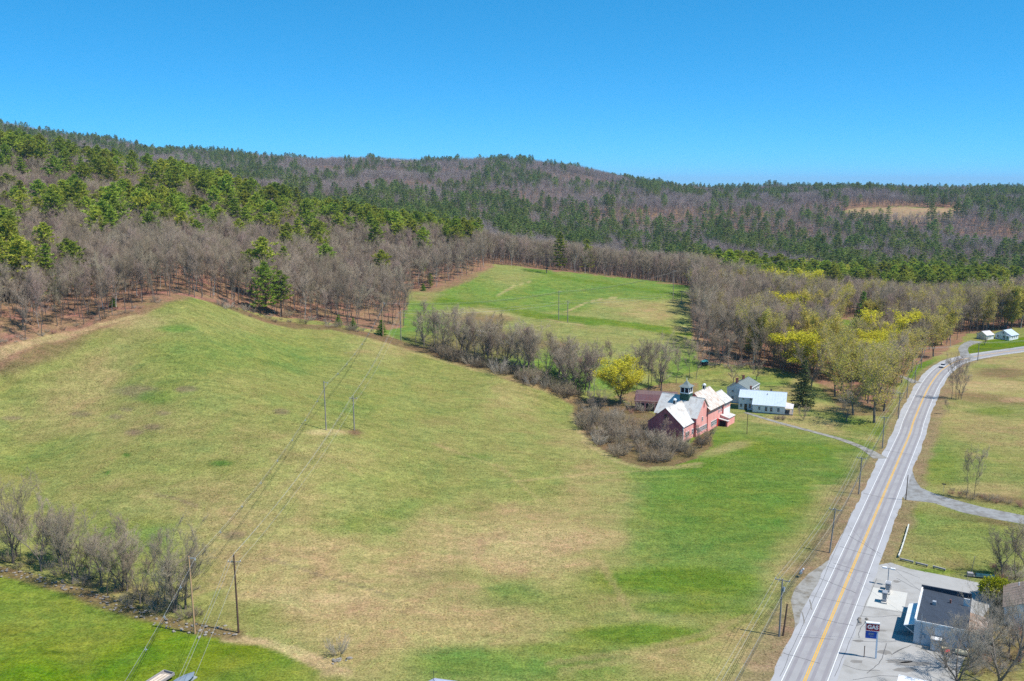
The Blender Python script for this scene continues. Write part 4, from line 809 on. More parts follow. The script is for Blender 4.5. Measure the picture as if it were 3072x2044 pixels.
dens = .55 + .5 * vnoise(tx_ / 3, ty_ / 3, 71) + .4 * vnoise(tx_ / 14, ty_ / 14, 72); drr = tx_ - ROADX(ty_)
ok = (rng.random(NT * 2) < dens * (1 - smooth(220, 420, ty_))) & ~((drr > -5.8) & (drr < 5.4)) & ~forest(gpx, gpy) & (gpx > -80) & (gpx < 3150)
ok &= ~inpoly(gpx, gpy, [(2425,2230),(2498,2044),(2556,1895),(2614,1745),(2636,1695),(2672,1688),(2730,1707),(2833,1727),(2872,1735),(2911,1743),(2950,1752),(2985,1800),(2950,1850),(2900,1960),(2860,2060),(2850,2230)]) & ~inpoly(gpx, gpy, side) & ~inpoly(gpx, gpy, [(2368,2010),(2385,1870),(2372,1800),(2385,1765),(2425,1722),(2470,1692),(2499,1672),(2499,1690),(2440,1830),(2390,1950)])
ok &= np.hypot(tx_ - 62, ty_ - 292) > 16; ids = np.where(ok)[0][:NT]; tx_, ty_, tz_, gpx, gpy = (a[ids] for a in (tx_, ty_, tz_, gpx, gpy))
ri = np.clip(np.searchsorted(ys, ty_), 0, nr - 1); ci_ = np.clip(np.round((tx_ / (ty_ + 40) + 1.05) / 2.1 * (nc - 1)).astype(int), 0, nc - 1); tcol = colr[ri * nc + ci_] * rng.uniform(1.0, 1.9, (len(ids), 1)) * (1 + rng.normal(0, .06, (len(ids), 3)))
lawnm = inpoly(gpx, gpy, LAWN); cx_s = (cx, cyy, cz, rot); cx, cyy, cz = tx_, ty_, tz_ + .08; rot = rng.uniform(0, 6.28, len(ids))
go_ = mass('grass', 'rough tufted pasture grass over the open fields', np.arange(len(ids)), [mk(tuft(k), 'tuft', gmT) for k in range(4)], rng.integers(0, 4, len(ids)), rng.uniform(.5, 1.15, len(ids)) * np.where(lawnm, .55, 1.0))
at_c = go_.data.attributes.new('tint', 'FLOAT_COLOR', 'POINT'); at_c.data.foreach_set('color', np.c_[np.clip(tcol, 0, 1), np.ones(len(ids))].astype(np.float32).ravel()); cx, cyy, cz, rot = cx_s
# ------------------------------------------------------------------ building helpers
BARNRED = mat('faded_red_boards', (.54, .155, .155), .9, .14, .6, .08, stretch=(1, 1, .25), col2=(.42, .11, .115), mixs=1.4)
PINKW = mat('sunlit_red_boards', (.80, .34, .30), .9, .08, .6, .08, stretch=(1, 1, .25), col2=(.80, .40, .36), mixs=1.2)  # lighter copy of the red boards, with sunlight put into the colour
WHITEW = mat('white_clapboard', (.74, .74, .74), .8, .07, .7, .1, col2=(.50, .48, .46), mixs=1.4, thr=(.56, .70), stretch=(.5, .5, 2.2))
WHITEC = mat('clean_white_boards', (.76, .77, .77), .8, .04, .7, .1)
TRIM = mat('white_trim', (.72, .72, .72), .7, .05, 1, .15)
TINW = mat('weathered_white_tin', (.58, .56, .53), .6, .12, .6, .25, col2=(.40, .34, .29), mixs=1.2, thr=(.5, .7), stretch=(1, 1, .35))
TINR = mat('rust_streaked_tin', (.60, .55, .49), .6, .10, .8, .25, col2=(.46, .29, .20), mixs=1.3, thr=(.46, .68), stretch=(1, 1, .3))
TINB = mat('clean_pale_tin', (.50, .57, .64), .5, .05, .5, .3)
RUSTT = mat('rusty_tin', (.30, .19, .13), .7, .15, .8, .2, col2=(.42, .36, .31), mixs=1.2)
BROWNT = mat('brown_tin', (.16, .105, .10), .6, .12, .8, .2)
SHING = mat('grey_green_shingles', (.19, .22, .215), .95, .16, 2.0, .05); SHINGB = mat('brown_shingles', (.27, .205, .165), .95, .18, 2.2, .05); SHINGP = mat('pale_shingles', (.60, .56, .56), .9, .1, 1.5, .05)
ROLL = mat('dark_roll_roofing', (.048, .060, .080), .9, .14, .7, .1, stretch=(1.6, .3, 1))
GREENW = mat('dark_green_boards', (.035, .085, .06), .8, .1, 1, .15); GLASS = mat('dark_window_glass', (.018, .022, .03), .12, .05, 1, .5); DARKI = mat('dark_opening', (.02, .015, .018), 1, .05, 1, 0)
BRICK = mat('chimney_brick', (.23, .095, .07), .95, .2, 6, .05); REDD = mat('bright_red_door', (.55, .05, .035), .6, .06, 1, .2); STONE = mat('field_stone', (.25, .225, .195), .95, .25, 1.5, .05, rnd=.25)
BLUEW = mat('pale_grey_boards', (.50, .54, .58), .8, .07, .6, .15, stretch=(.3, .3, 3))
POLEW = mat('grey_pole_wood', (.30, .265, .235), .95, .15, 1.2, .05, stretch=(1, 1, .2)); POLEB = mat('orange_brown_pole_wood', (.48, .30, .165), .9, .16, .8, .08, stretch=(1, 1, .2)); POLED = mat('dark_brown_pole_wood', (.13, .08, .058), .9, .15, .8, .08, stretch=(1, 1, .2))
STEEL = mat('galvanised_steel', (.42, .44, .46), .5, .06, 2, .4, metal=.3); WIREM = mat('weathered_cable', (.34, .34, .32), .6, .05, 1, .3); DWIRE = mat('black_cable', (.045, .045, .045), .6, .05, 1, .3); PORC = mat('grey_porcelain', (.55, .57, .6), .3, .03, 1, .5)

def v3(p): return np.array(p, float)
class Frame:
    """local building frame: s along, t across, z up"""
    def __init__(s, o, d): s.o = v3((*o, 0)); d = v3((*d, 0)); s.d1 = d / np.linalg.norm(d); s.d2 = np.array((s.d1[1], -s.d1[0], 0))
    def p(s, a, b, z): return s.o + a * s.d1 + b * s.d2 + np.array((0, 0, z))
def wall_block(fr, root, s0, s1, t0, t1, e0, e1, rt, rz, m, along='s', name='wall', z0=-.3):
    mb = MB(); prof = [(t0, z0), (t1, z0), (t1, e1), (rt, rz), (t0, e0)] if rt is not None else [(t0, z0), (t1, z0), (t1, e1), (t0, e0)]; n = len(prof)
    P = lambda a, b, z: fr.p(a, b, z) if along == 's' else fr.p(b, a, z)
    vs = [P(s0, b, z) for b, z in prof] + [P(s1, b, z) for b, z in prof]
    mb.add(vs, [tuple(range(n)), tuple(range(2 * n - 1, n - 1, -1))] + [(i, i + n, (i + 1) % n + n, (i + 1) % n) for i in range(n)])
    me = mb.mesh(name, m); bm_fix(me)
    if m is BARNRED or m == [BARNRED]:                   # painted sunlight: the same red boards, lighter pink on one side
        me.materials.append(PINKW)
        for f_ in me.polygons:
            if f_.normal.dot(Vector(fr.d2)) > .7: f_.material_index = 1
    return link(name, me, root)
def bm_fix(me):
    import bmesh
    bm = bmesh.new(); bm.from_mesh(me); bmesh.ops.recalc_face_normals(bm, faces=bm.faces); bm.to_mesh(me); bm.free()
def slope(root, A, B, Cc, D, n, m, name='roof_panel', seam=.035, th=.05, jit=.012):
    """roof slope A-B (eave) to D-C (ridge, over A and B), made of n metal or shingle strips"""
    A, B, Cc, D = map(v3, (A, B, Cc, D)); nn = np.cross(B - A, D - A); nn /= np.linalg.norm(nn)
    if nn[2] < 0: nn = -nn
    for i in range(n):
        u, w = i / n, (i + 1) / n; a, b, c, d = A + (B - A) * u, A + (B - A) * w, D + (Cc - D) * w, D + (Cc - D) * u; up = nn * (th + random.uniform(-jit, jit)); mb = MB()
        mb.add([a, b, c, d, a + up, b + up, c + up, d + up], [(0, 3, 2, 1), (4, 5, 6, 7), (0, 1, 5, 4), (1, 2, 6, 5), (2, 3, 7, 6), (3, 0, 4, 7)])
        if seam:
            e = (b - a) / np.linalg.norm(b - a) * .03; mb.add([a + up - e, a + up + e, d + up + e, d + up - e, a + up - e + nn * seam, a + up + e + nn * seam, d + up + e + nn * seam, d + up - e + nn * seam], [(4, 5, 6, 7), (0, 1, 5, 4), (1, 2, 6, 5), (2, 3, 7, 6), (3, 0, 4, 7)])
        me = mb.mesh(name, m); bm_fix(me); link(name, me, root)
def gable_roof(fr, root, s0, s1, t0, t1, e0, e1, rt, rz, n, m, along='s', oh=.35, gh=.35, mats=None, name='roof'):
    P = lambda a, b, z: fr.p(a, b, z) if along == 's' else fr.p(b, a, z)
    k0 = (rz - e0) / (rt - t0); k1 = (rz - e1) / (t1 - rt); a0, a1 = s0 - gh, s1 + gh; h = .02
    rf = MB()                                           # ridge cap carries the panels
    rf.obox((P(a0, rt, rz + .07) + P(a1, rt, rz + .07)) / 2, (P(a1, rt, 0) - P(a0, rt, 0)) / 2, (P(0, .16, 0) - P(0, 0, 0)), (0, 0, .03)); r = rf.build(name, m if not mats else mats[0], root)
    slope(r, P(a0, t1 + oh, e1 - k1 * oh + h), P(a1, t1 + oh, e1 - k1 * oh + h), P(a1, rt, rz + h), P(a0, rt, rz + h), n, (mats or (m, m))[0])
    slope(r, P(a0, t0 - oh, e0 - k0 * oh + h), P(a1, t0 - oh, e0 - k0 * oh + h), P(a1, rt, rz + h), P(a0, rt, rz + h), n, (mats or (m, m))[1]); return r
def window(root, c, along, out, w, h, frame=TRIM, pane=GLASS, bars=True, name='window', sill=True):
    c, a, o = v3(c), v3(along), v3(out); a = a / np.linalg.norm(a); o = o / np.linalg.norm(o); z = np.array((0, 0, 1.)); mb = MB(); b = .09
    for s in (-1, 1): mb.obox(c + a * s * (w / 2 + b / 2) + o * .03, a * b / 2, z * (h / 2 + b), o * .05); 
    for s in (-1, 1): mb.obox(c + z * s * (h / 2 + b / 2) + o * .03, a * w / 2, z * b / 2, o * .05)
    f = mb.build(name, frame, root); p_ = MB().obox(c + o * .012, a * w / 2, z * h / 2, o * .02).build('pane', pane, f)
    if bars:
        q_ = MB(); q_.obox(c + o * .045, a * .025, z * h / 2, o * .012); q_.obox(c + o * .046, a * w / 2, z * .03, o * .012); q_.build('glazing_bar', frame, f)
    return f
def door(root, c, along, out, w, h, m, handle=True):
    c, a, o = v3(c), v3(along), v3(out); z = np.array((0, 0, 1.)); d = MB().obox(c + z * h / 2 + o * .03, a * w / 2, z * h / 2, o * .05).build('door', m, root)
    if handle: MB().obox(c + z * h * .48 + a * w * .36 + o * .1, a * .04, z * .07, o * .04).build('handle', STEEL, d)
    return d
def chimney(root, p, w, z0, z1):
    x, y = p[:2]; c = MB().box(x - w / 2, x + w / 2, y - w / 2, y + w / 2, z0, z1).build('chimney', BRICK, root); MB().box(x - w * .6, x + w * .6, y - w * .6, y + w * .6, z1 + .002, z1 + .14).build('chimney_cap', BRICK, c); return c

# ------------------------------------------------------------------ red barn
BF = Frame((47.55, 278.9), (.565, .825)); barn = thing('barn', 'large weathered red barn with white tin roofs and a green cupola', 'barn')
D1, D2 = BF.d1, BF.d2
# front block: shaded gable towards the field
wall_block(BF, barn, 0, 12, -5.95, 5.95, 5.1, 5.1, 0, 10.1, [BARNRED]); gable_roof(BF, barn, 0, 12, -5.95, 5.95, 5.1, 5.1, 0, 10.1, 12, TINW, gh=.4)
# cross block
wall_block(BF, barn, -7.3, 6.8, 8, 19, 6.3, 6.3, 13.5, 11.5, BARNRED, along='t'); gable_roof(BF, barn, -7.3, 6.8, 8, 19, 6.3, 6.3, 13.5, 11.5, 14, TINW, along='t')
# rear block and end block
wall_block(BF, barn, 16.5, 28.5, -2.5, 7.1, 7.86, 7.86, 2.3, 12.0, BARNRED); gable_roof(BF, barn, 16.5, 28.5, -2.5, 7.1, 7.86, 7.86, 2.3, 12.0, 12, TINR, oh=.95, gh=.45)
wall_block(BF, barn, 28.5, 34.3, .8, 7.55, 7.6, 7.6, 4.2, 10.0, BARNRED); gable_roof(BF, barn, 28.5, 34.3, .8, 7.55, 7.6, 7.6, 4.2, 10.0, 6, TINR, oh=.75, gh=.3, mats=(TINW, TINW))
MB().obox(BF.p(0, 5.98, 2.55), D1 * .12, D2 * .12, (0, 0, 2.6)).build('corner_board', TRIM, barn)
def side_face(s0, s1, t, z0, z1, m, nm): MB().obox(BF.p((s0 + s1) / 2, t, (z0 + z1) / 2), D1 * (s1 - s0) / 2, D2 * .02, (0, 0, (z1 - z0) / 2)).build(nm, m, barn)
side_face(28.7, 34.2, 7.57, 1.0, 5.0, WHITEC, 'whitewashed_wall')
for s in (2.2, 3.5, 6.6, 7.7): window(barn, BF.p(s + .3, 5.97, 2.0), D1, D2, .75, 1.5)
for s in (9.2, 10.3, 11.4, 12.5, 13.6, 14.7, 15.8): window(barn, BF.p(s, 6.82, 1.9), D1, D2, .6, 1.4)
for s in (19.6, 20.6, 21.6, 22.6, 23.4): window(barn, BF.p(s, 7.12, 1.9), D1, D2, .62, 1.5)
window(barn, BF.p(12.6, 6.82, 5.0), D1, D2, .8, 1.2); window(barn, BF.p(13.6, 6.82, 9.3), D1, D2, .35, 1.5, frame=BARNRED, bars=False)
for s in (25.6, 27.4): window(barn, BF.p(s, 7.12, 5.4), D1, D2, .6, 1.9)
for s in (29.8, 31.2, 33.0): window(barn, BF.p(s, 7.57, 6.2), D1, D2, .6, 1.3)
window(barn, BF.p(-.02, .1, 7.4), D2, -D1, 1.0, 1.6, frame=BARNRED); 
for t in (-3.6, 3.3): window(barn, BF.p(-.02, t, 2.2), D2, -D1, .8, 1.3, frame=BARNRED)
door(barn, BF.p(24.6, 7.12, 0), D1, D2, 1.3, 2.6, REDD)
# lean-to and little shed on the lit side
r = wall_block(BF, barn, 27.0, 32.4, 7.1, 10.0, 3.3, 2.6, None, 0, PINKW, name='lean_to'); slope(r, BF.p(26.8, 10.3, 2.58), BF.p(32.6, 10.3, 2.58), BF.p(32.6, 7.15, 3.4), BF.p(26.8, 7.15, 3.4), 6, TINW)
MB().obox(BF.p(26.97, 9.0, 1.1), D1 * .03, D2 * .6, (0, 0, 1.1)).build('opening', DARKI, r)
r = wall_block(BF, barn, 25.6, 26.8, 7.1, 10.2, 2.3, 1.9, None, 0, BARNRED, name='coop'); slope(r, BF.p(25.3, 10.5, 1.9), BF.p(26.9, 10.5, 1.9), BF.p(26.9, 7.15, 2.4), BF.p(25.3, 7.15, 2.4), 2, TINW)
MB().obox(BF.p(25.58, 8.6, .95), D1 * .03, D2 * 1.1, (0, 0, .9)).build('opening', DARKI, r)
# cupola
cf = Frame(BF.p(13.6, .7, 0)[:2], (.57, .8216)); cu = MB().obox(cf.p(0, 0, 11.1), cf.d1 * 1.5, cf.d2 * 1.5, (0, 0, 1.4)).build('cupola', GREENW, barn)
q_ = MB()
for a in (-1.38, 0, 1.38):
    for b in (-1.38, 1.38):
        q_.obox(cf.p(a, b, 13.55), cf.d1 * .10, cf.d2 * .10, (0, 0, 1.05))
        if a == 0: q_.obox(cf.p(b, a, 13.55), cf.d1 * .10, cf.d2 * .10, (0, 0, 1.05))
for z in (12.62, 14.5):
    for b in (-1.4, 1.4): q_.obox(cf.p(0, b, z), cf.d1 * 1.5, cf.d2 * .12, (0, 0, .14)); q_.obox(cf.p(b, 0, z), cf.d1 * .12, cf.d2 * 1.28, (0, 0, .14))
q_.build('cupola_frame', TRIM, cu); MB().obox(cf.p(0, 0, 13.55), cf.d1 * 1.27, cf.d2 * 1.27, (0, 0, .95)).build('louver', DARKI, cu)
q_ = MB(); e = 1.95; rg_ = [cf.p(-e, -e, 14.66), cf.p(e, -e, 14.66), cf.p(e, e, 14.66), cf.p(-e, e, 14.66)]; rg2 = [cf.p(-.9, -.9, 15.35), cf.p(.9, -.9, 15.35), cf.p(.9, .9, 15.35), cf.p(-.9, .9, 15.35)]; ap = cf.p(0, 0, 16.6)
q_.add(rg_ + rg2 + [ap], [(3, 2, 1, 0)] + [(i, (i + 1) % 4, (i + 1) % 4 + 4, i + 4) for i in range(4)] + [(i + 4, (i + 1) % 4 + 4, 8) for i in range(4)]); me = q_.mesh('cupola_roof', SHING); bm_fix(me); link('cupola_roof', me, cu)
MB().tube([ap + (0, 0, -.1), ap + (0, 0, .35), ap + (0, 0, .9)], [.10, .12, .02], 6).build('finial', TRIM, cu)
def ventilator(s, t, z):
    p = BF.p(s, t, z); r = MB().obox(p + (0, 0, .5), D1 * .42, D2 * .42, (0, 0, .8)).build('roof_vent', TRIM, barn)
    for k in (-1, 1): MB().obox(p + (0, 0, .65) + D2 * k * .43, D1 * .28, D2 * .01, (0, 0, .5)).build('louver', DARKI, r); MB().obox(p + (0, 0, .65) + D1 * k * .43, D1 * .01, D2 * .28, (0, 0, .5)).build('louver', DARKI, r)
    mb = MB(); mb.tube([p + (0, 0, 1.3), p + (0, 0, 1.38), p + (0, 0, 1.7), p + (0, 0, 1.9)], [.62, .62, .42, .08], 8); mb.build('vent_cap', TRIM, r)
ventilator(6.4, 0, 10.1); ventilator(24.2, 2.3, 12.0)
p = BF.p(22.0, 2.3, 12.1); mb = MB(); mb.tube([p, p + (0, 0, 1.5)], .03, 5); mb.obox(p + (0, 0, 1.3), D1 * .5, D2 * .02, (0, 0, .16)); mb.build('weather_vane', POLED, barn)
# brown-roofed shed behind the barn
SF = Frame((43.2, 317.0), (.969, -.248)); shed = thing('shed', 'long dark shed with brown tin roof behind the left side of the barn', 'shed')
wall_block(SF, shed, 0, 14, -6.5, 0, 3.4, 6.0, None, 0, BARNRED); slope(shed, SF.p(-.3, .5, 3.5), SF.p(14.3, .5, 3.5), SF.p(14.3, -5.2, 6.2), SF.p(-.3, -5.2, 6.2), 13, BROWNT)
for k in range(4): MB().obox(SF.p(1.8 + 3.4 * k, .03, 1.4), SF.d1 * 1.4, SF.d2 * .03, (0, 0, 1.3)).build('opening', DARKI, shed)

# ------------------------------------------------------------------ white farmhouse
HF = Frame((81.3, 322.7), (.944, -.331)); HN = -HF.d2                     # t negative = towards the back
house = thing('farmhouse', 'white clapboard farmhouse with long pale tin roof and porch at one end', 'house')
k = 3.4 / 8.0
wall_block(HF, house, 5.15, 15.9, -3, 7.6, 6.3 - 3 * k, 6.3 - 7.6 * k, 0, 6.3, WHITEW); wall_block(HF, house, 0, 5.15, -3, 4.2, 6.3 - 3 * k, 6.3 - 4.2 * k, 0, 6.298, WHITEW)
r1 = gable_roof(HF, house, 5.15, 15.9, -3, 7.6, 6.3 - 3 * k, 6.3 - 7.6 * k, 0, 6.3, 12, TINB, gh=.25, oh=.4); r2 = gable_roof(HF, house, 0, 4.86, -3, 4.2, 6.3 - 3 * k, 6.3 - 4.2 * k, 0, 6.298, 6, TINB, gh=.03, oh=.4)
fw = HF.d2
for s, w, h, z in ((7.4, .6, 1.1, 1.75), (9.7, .75, 1.5, 1.6), (11.4, .75, 1.5, 1.6), (13.8, .7, 1.3, 1.6)): window(house, HF.p(s, 7.62, z), HF.d1, fw, w, h)
for s, z, w, h in ((1.6, 3.9, .5, .6), (4.1, 3.9, .6, .7), (3.9, 1.5, .7, 1.5), (.9, 1.5, .7, 1.1)): window(house, HF.p(s, 4.22, z), HF.d1, fw, w, h)
door(house, HF.p(2.5, 4.22, 0), HF.d1, fw, .95, 2.1, GLASS)
window(house, HF.p(15.92, 2.0, 4.2), HF.d2, HF.d1, .6, .9); window(house, HF.p(15.92, 5.4, 1.6), HF.d2, HF.d1, .7, 1.5)
MB().obox(HF.p(10.4, 7.60, -.02), HF.d1 * 5.4, fw * .06, (0, 0, .28)).build('stone_footing', STONE, house)
pr = link('porch', None, house); slope(pr, HF.p(18.6, .6, 2.35), HF.p(18.6, 7.9, 2.35), HF.p(15.92, 6.6, 3.1), HF.p(15.92, 1.6, 3.1), 7, SHINGP, name='porch_roof'); slope(pr, HF.p(15.92, 7.9, 2.35), HF.p(18.6, 7.9, 2.35), HF.p(15.95, 6.6, 3.1), HF.p(15.92, 6.6, 3.1), 1, SHINGP, name='porch_roof', seam=0)
MB().obox(HF.p(17.25, 4.2, .2), HF.d1 * 1.3, fw * 3.5, (0, 0, .22)).build('porch_floor', POLEW, pr)
for t in (.8, 2.6, 4.4, 6.1, 7.6): MB().obox(HF.p(18.35, t, 1.35), HF.d1 * .07, fw * .07, (0, 0, 1.0)).build('post', TRIM, pr)
mb = MB(); mb.obox(HF.p(18.35, 4.2, 2.27), HF.d1 * .08, fw * 3.6, (0, 0, .09)); mb.build('porch_beam', TRIM, pr); MB().obox(HF.p(15.97, 4.1, 1.25), HF.d1 * .03, fw * .5, (0, 0, 1.0)).build('doorway', DARKI, pr)
chimney(house, HF.p(3.6, -.6, 0), .62, 4.4, 7.5); MB().obox(HF.p(10.6, -.9, 6.4), HF.d1 * .28, fw * .28, (0, 0, .5)).build('flue', POLED, house); q_ = HF.p(9.6, 2.2, 5.5); MB().tube([q_, q_ + (0, 0, .5)], .12, 6).build('vent_pipe', POLEW, house)
# columned house joined behind
GF = Frame((78.3, 330.0), (.524, .852)); g = thing('columned_house', 'white columned house with grey-green shingle roof behind the farmhouse', 'house')
wall_block(GF, g, 0, 12.5, 0, 8, 5.5, 5.5, 4, 7.5, WHITEW); gr = gable_roof(GF, g, 0, 12.5, 0, 8, 5.5, 5.5, 4, 7.5, 10, SHING, gh=.3, oh=.5)
MB().obox(GF.p(6.25, 8.1, 5.2), GF.d1 * 6.5, GF.d2 * .14, (0, 0, .34)).build('cornice', TRIM, g)
for s in np.linspace(.4, 12.2, 7): MB().obox(GF.p(s, 8.12, 2.4), GF.d1 * .22, GF.d2 * .10, (0, 0, 2.45)).build('column', TRIM, g)
for s in np.linspace(1.4, 11.2, 6): window(g, GF.p(s, 8.02, 3.2), GF.d1, GF.d2, .8, 1.5)
for t, z in ((2.2, 4.3), (5.8, 2.6), (2.2, 1.8)): window(g, GF.p(-.02, t, z), GF.d2, -GF.d1, .7, 1.2 if z < 4 else .6)
chimney(g, GF.p(.8, 3.4, 0), .8, 6.3, 9.0); chimney(g, GF.p(7.5, 3.6, 0), .75, 6.6, 8.9)

# ------------------------------------------------------------------ small white house and garage by the far bend
F2 = Frame((254.3, 466), (.817, .576)); h2 = thing('cottage', 'small white gabled cottage on the green lawn above the bend', 'house')
wall_block(F2, h2, 0, 7.4, -8.1, 0, 2.4, 2.4, -4.05, 4.7, WHITEC); gable_roof(F2, h2, 0, 7.4, -8.1, 0, 2.4, 2.4, -4.05, 4.7, 8, TINB, gh=.3)
for t, z, w, h in ((-6.6, 1.3, .8, 1.1), (-3.6, 1.3, .9, 1.1), (-4.05, 3.4, .7, .9)): window(h2, F2.p(-.02, t, z), F2.d2, -F2.d1, w, h)
for s in (1.6, 3.6, 5.6): window(h2, F2.p(s, .02, 1.5), F2.d1, F2.d2, .7, .9)
r = wall_block(F2, h2, -1.2, 0, -2.2, -.1, 2.3, 2.1, None, 0, WHITEC, name='entry'); slope(r, F2.p(-1.4, .1, 2.05), F2.p(.05, .1, 2.05), F2.p(.05, -2.4, 2.5), F2.p(-1.4, -2.4, 2.5), 2, TINB); window(r, F2.p(-1.22, -1.2, 1.2), F2.d2, -F2.d1, .7, 1.2)
chimney(h2, F2.p(5.2, -4.6, 0), .6, 4.2, 6.0)
F3 = Frame((243.0, 468.4), (.896, .444)); g2 = thing('garage', 'small white garage left of the cottage above the bend', 'garage')
wall_block(F3, g2, 0, 5.6, -5.6, 0, 2.2, 2.2, -2.8, 3.9, WHITEC); gable_roof(F3, g2, 0, 5.6, -5.6, 0, 2.2, 2.2, -2.8, 3.9, 6, SHINGP, gh=.3); door(g2, F3.p(-.02, -2.8, 0), F3.d2, -F3.d1, 2.6, 2.0, BLUEW, False); window(g2, F3.p(3, .02, 1.4), F3.d1, F3.d2, .7, .7)
MB().obox(F3.p(6.4, -2.6, 1.25), F3.d1 * .8, F3.d2 * 1.5, (0, 0, 1.25)).build('breezeway', WHITEC, h2)

# ------------------------------------------------------------------ petrol station
PF = Frame((69.3, 149.3), tuple(DROAD)); st = thing('petrol_station', 'low pale grey petrol station building with flat dark roof', 'building')
wall_block(PF, st, 0, 14.6, 0, 8.2, 4.2, 3.8, None, 0, BLUEW)
slope(st, PF.p(.15, .3, 4.22), PF.p(14.3, .3, 4.22), PF.p(14.3, 8.3, 3.84), PF.p(.15, 8.3, 3.84), 5, ROLL, name='roof_sheet', seam=.012, jit=.003)
MB().obox(PF.p(14.45, 4.1, 3.95), PF.d1 * .14, PF.d2 * 4.2, (0, 0, .95)).build('parapet', ROLL, st); MB().obox(PF.p(-.02, 4.1, 4.12), PF.d1 * .06, PF.d2 * 4.1, (0, 0, .14)).build('fascia', WHITEC, st); MB().obox(PF.p(7.2, .06, 4.36), PF.d1 * 7.3, PF.d2 * .12, (0, 0, .2)).build('parapet', WHITEC, st)
for s in (3.2, 6.0, 9.6): window(st, PF.p(s, -.02, 1.6), PF.d1, -PF.d2, 1.8, 1.5, frame=WHITEC)
door(st, PF.p(7.8, -.02, 0), PF.d1, -PF.d2, 1.0, 2.1, GLASS)
aw = MB(); A_ = [PF.p(.2, 0, 3.3), PF.p(9.5, 0, 3.3), PF.p(9.5, -1.7, 2.75), PF.p(.2, -1.7, 2.75)]; aw.add(A_ + [a + (0, 0, .1) for a in A_], [(3, 2, 1, 0), (4, 5, 6, 7), (0, 1, 5, 4), (1, 2, 6, 5), (2, 3, 7, 6), (3, 0, 4, 7)]); me = aw.mesh('awning', WHITEC); bm_fix(me); an = link('awning', me, st)
for s in (.3, 4.8, 9.3): MB().tube([PF.p(s, -1.6, 2.75), PF.p(s, -.03, 1.7)], .05, 5).build('brace', WHITEC, an)
MB().obox(PF.p(8.2, 2.5, 4.5), PF.d1 * .35, PF.d2 * .3, (0, 0, .32)).build('roof_fan', STEEL, st); MB().tube([PF.p(10.5, 5.0, 3.8), PF.p(10.5, 5.0, 4.7)], [.16, .16], 8).build('vent_pipe', BRICK, st)
MB().obox(PF.p(10.8, 7.6, 4.6), PF.d1 * .1, PF.d2 * .5, (0, 0, .7)).build('roof_vent', TRIM, st)
MB().tube([PF.p(-.12, 1.1, .2), PF.p(-.12, 1.1, 5.6)], .05, 5).build('conduit', STEEL, st); 
for z in (1.2, 2.2, 3.2, 4.1): MB().obox(PF.p(-.14, 1.1, z), PF.d1 * .06, PF.d2 * .2, (0, 0, .05)).build('bracket', STEEL, st)
MB().obox(PF.p(-.1, 1.5, 1.6), PF.d1 * .1, PF.d2 * .22, (0, 0, .35)).build('meter_box', STEEL, st)
wall_block(PF, st, 3.0, 10.5, 8.2, 11.6, 2.8, 2.3, None, 0, BLUEW, name='rear_wing'); slope(st, PF.p(2.8, 11.9, 2.3), PF.p(10.7, 11.9, 2.3), PF.p(10.7, 8.25, 2.9), PF.p(2.8, 8.25, 2.9), 7, RUSTT)
# ice chest and clutter at the wall
c = PF.p(-.9, 3.6, 0); ic = thing('ice_chest', 'upright white ice chest against the petrol station wall', 'ice chest'); MB().obox(c + (0, 0, 1.0), PF.d1 * .55, PF.d2 * .8, (0, 0, 1.0)).build('body', STEEL, ic); MB().obox(c + (0, 0, 2.05), PF.d1 * .6, PF.d2 * .85, (0, 0, .06)).build('lid', TRIM, ic); MB().obox(c - PF.d1 * .57 + (0, 0, 1.0), PF.d1 * .02, PF.d2 * .6, (0, 0, .7)).build('door', BLUEW, ic)
RED = mat('red_plastic', (.62, .03, .04), .5, .05, 1, .3); TANM = mat('tan_plastic', (.62, .55, .38), .6, .05, 1, .2)
c = PF.p(-1.6, 5.4, 0); wb = thing('wheelbarrow', 'bright red wheelbarrow beside the ice chest', 'wheelbarrow'); mb = MB(); mb.add([c + PF.d1 * x + PF.d2 * y + (0, 0, z) for x, y, z in ((-.3, -.25, .3), (.3, -.25, .3), (.3, .25, .3), (-.3, .25, .3), (-.5, -.4, .7), (.55, -.4, .7), (.55, .4, .7), (-.5, .4, .7))], [(0, 3, 2, 1), (0, 1, 5, 4), (1, 2, 6, 5), (2, 3, 7, 6), (3, 0, 4, 7), (4, 5, 6, 7)]); mb.build('tray', RED, wb)
for s in (-1, 1): MB().tube([c + PF.d1 * .4 + PF.d2 * .2 * s + (0, 0, .3), c - PF.d1 * 1.1 + PF.d2 * .35 * s + (0, 0, .6)], .03, 4).build('handle', POLEB, wb); MB().tube([c - PF.d1 * .35 + PF.d2 * .3 * s + (0, 0, .45), c - PF.d1 * .45 + PF.d2 * .3 * s], .03, 4).build('leg', POLEB, wb)
MB().tube([c + PF.d1 * .55 - PF.d2 * .06 + (0, 0, .2), c + PF.d1 * .55 + PF.d2 * .06 + (0, 0, .2)], .2, 10).build('wheel', DWIRE, wb)
c = PF.p(-.7, 5.0, 0); tb = thing('storage_tub', 'tan plastic tub between the ice chest and the wheelbarrow', 'tub'); MB().obox(c + (0, 0, .3), PF.d1 * .35, PF.d2 * .45, (0, 0, .3)).build('body', TANM, tb); MB().obox(c + (0, 0, .64), PF.d1 * .38, PF.d2 * .48, (0, 0, .04)).build('lid', TANM, tb)
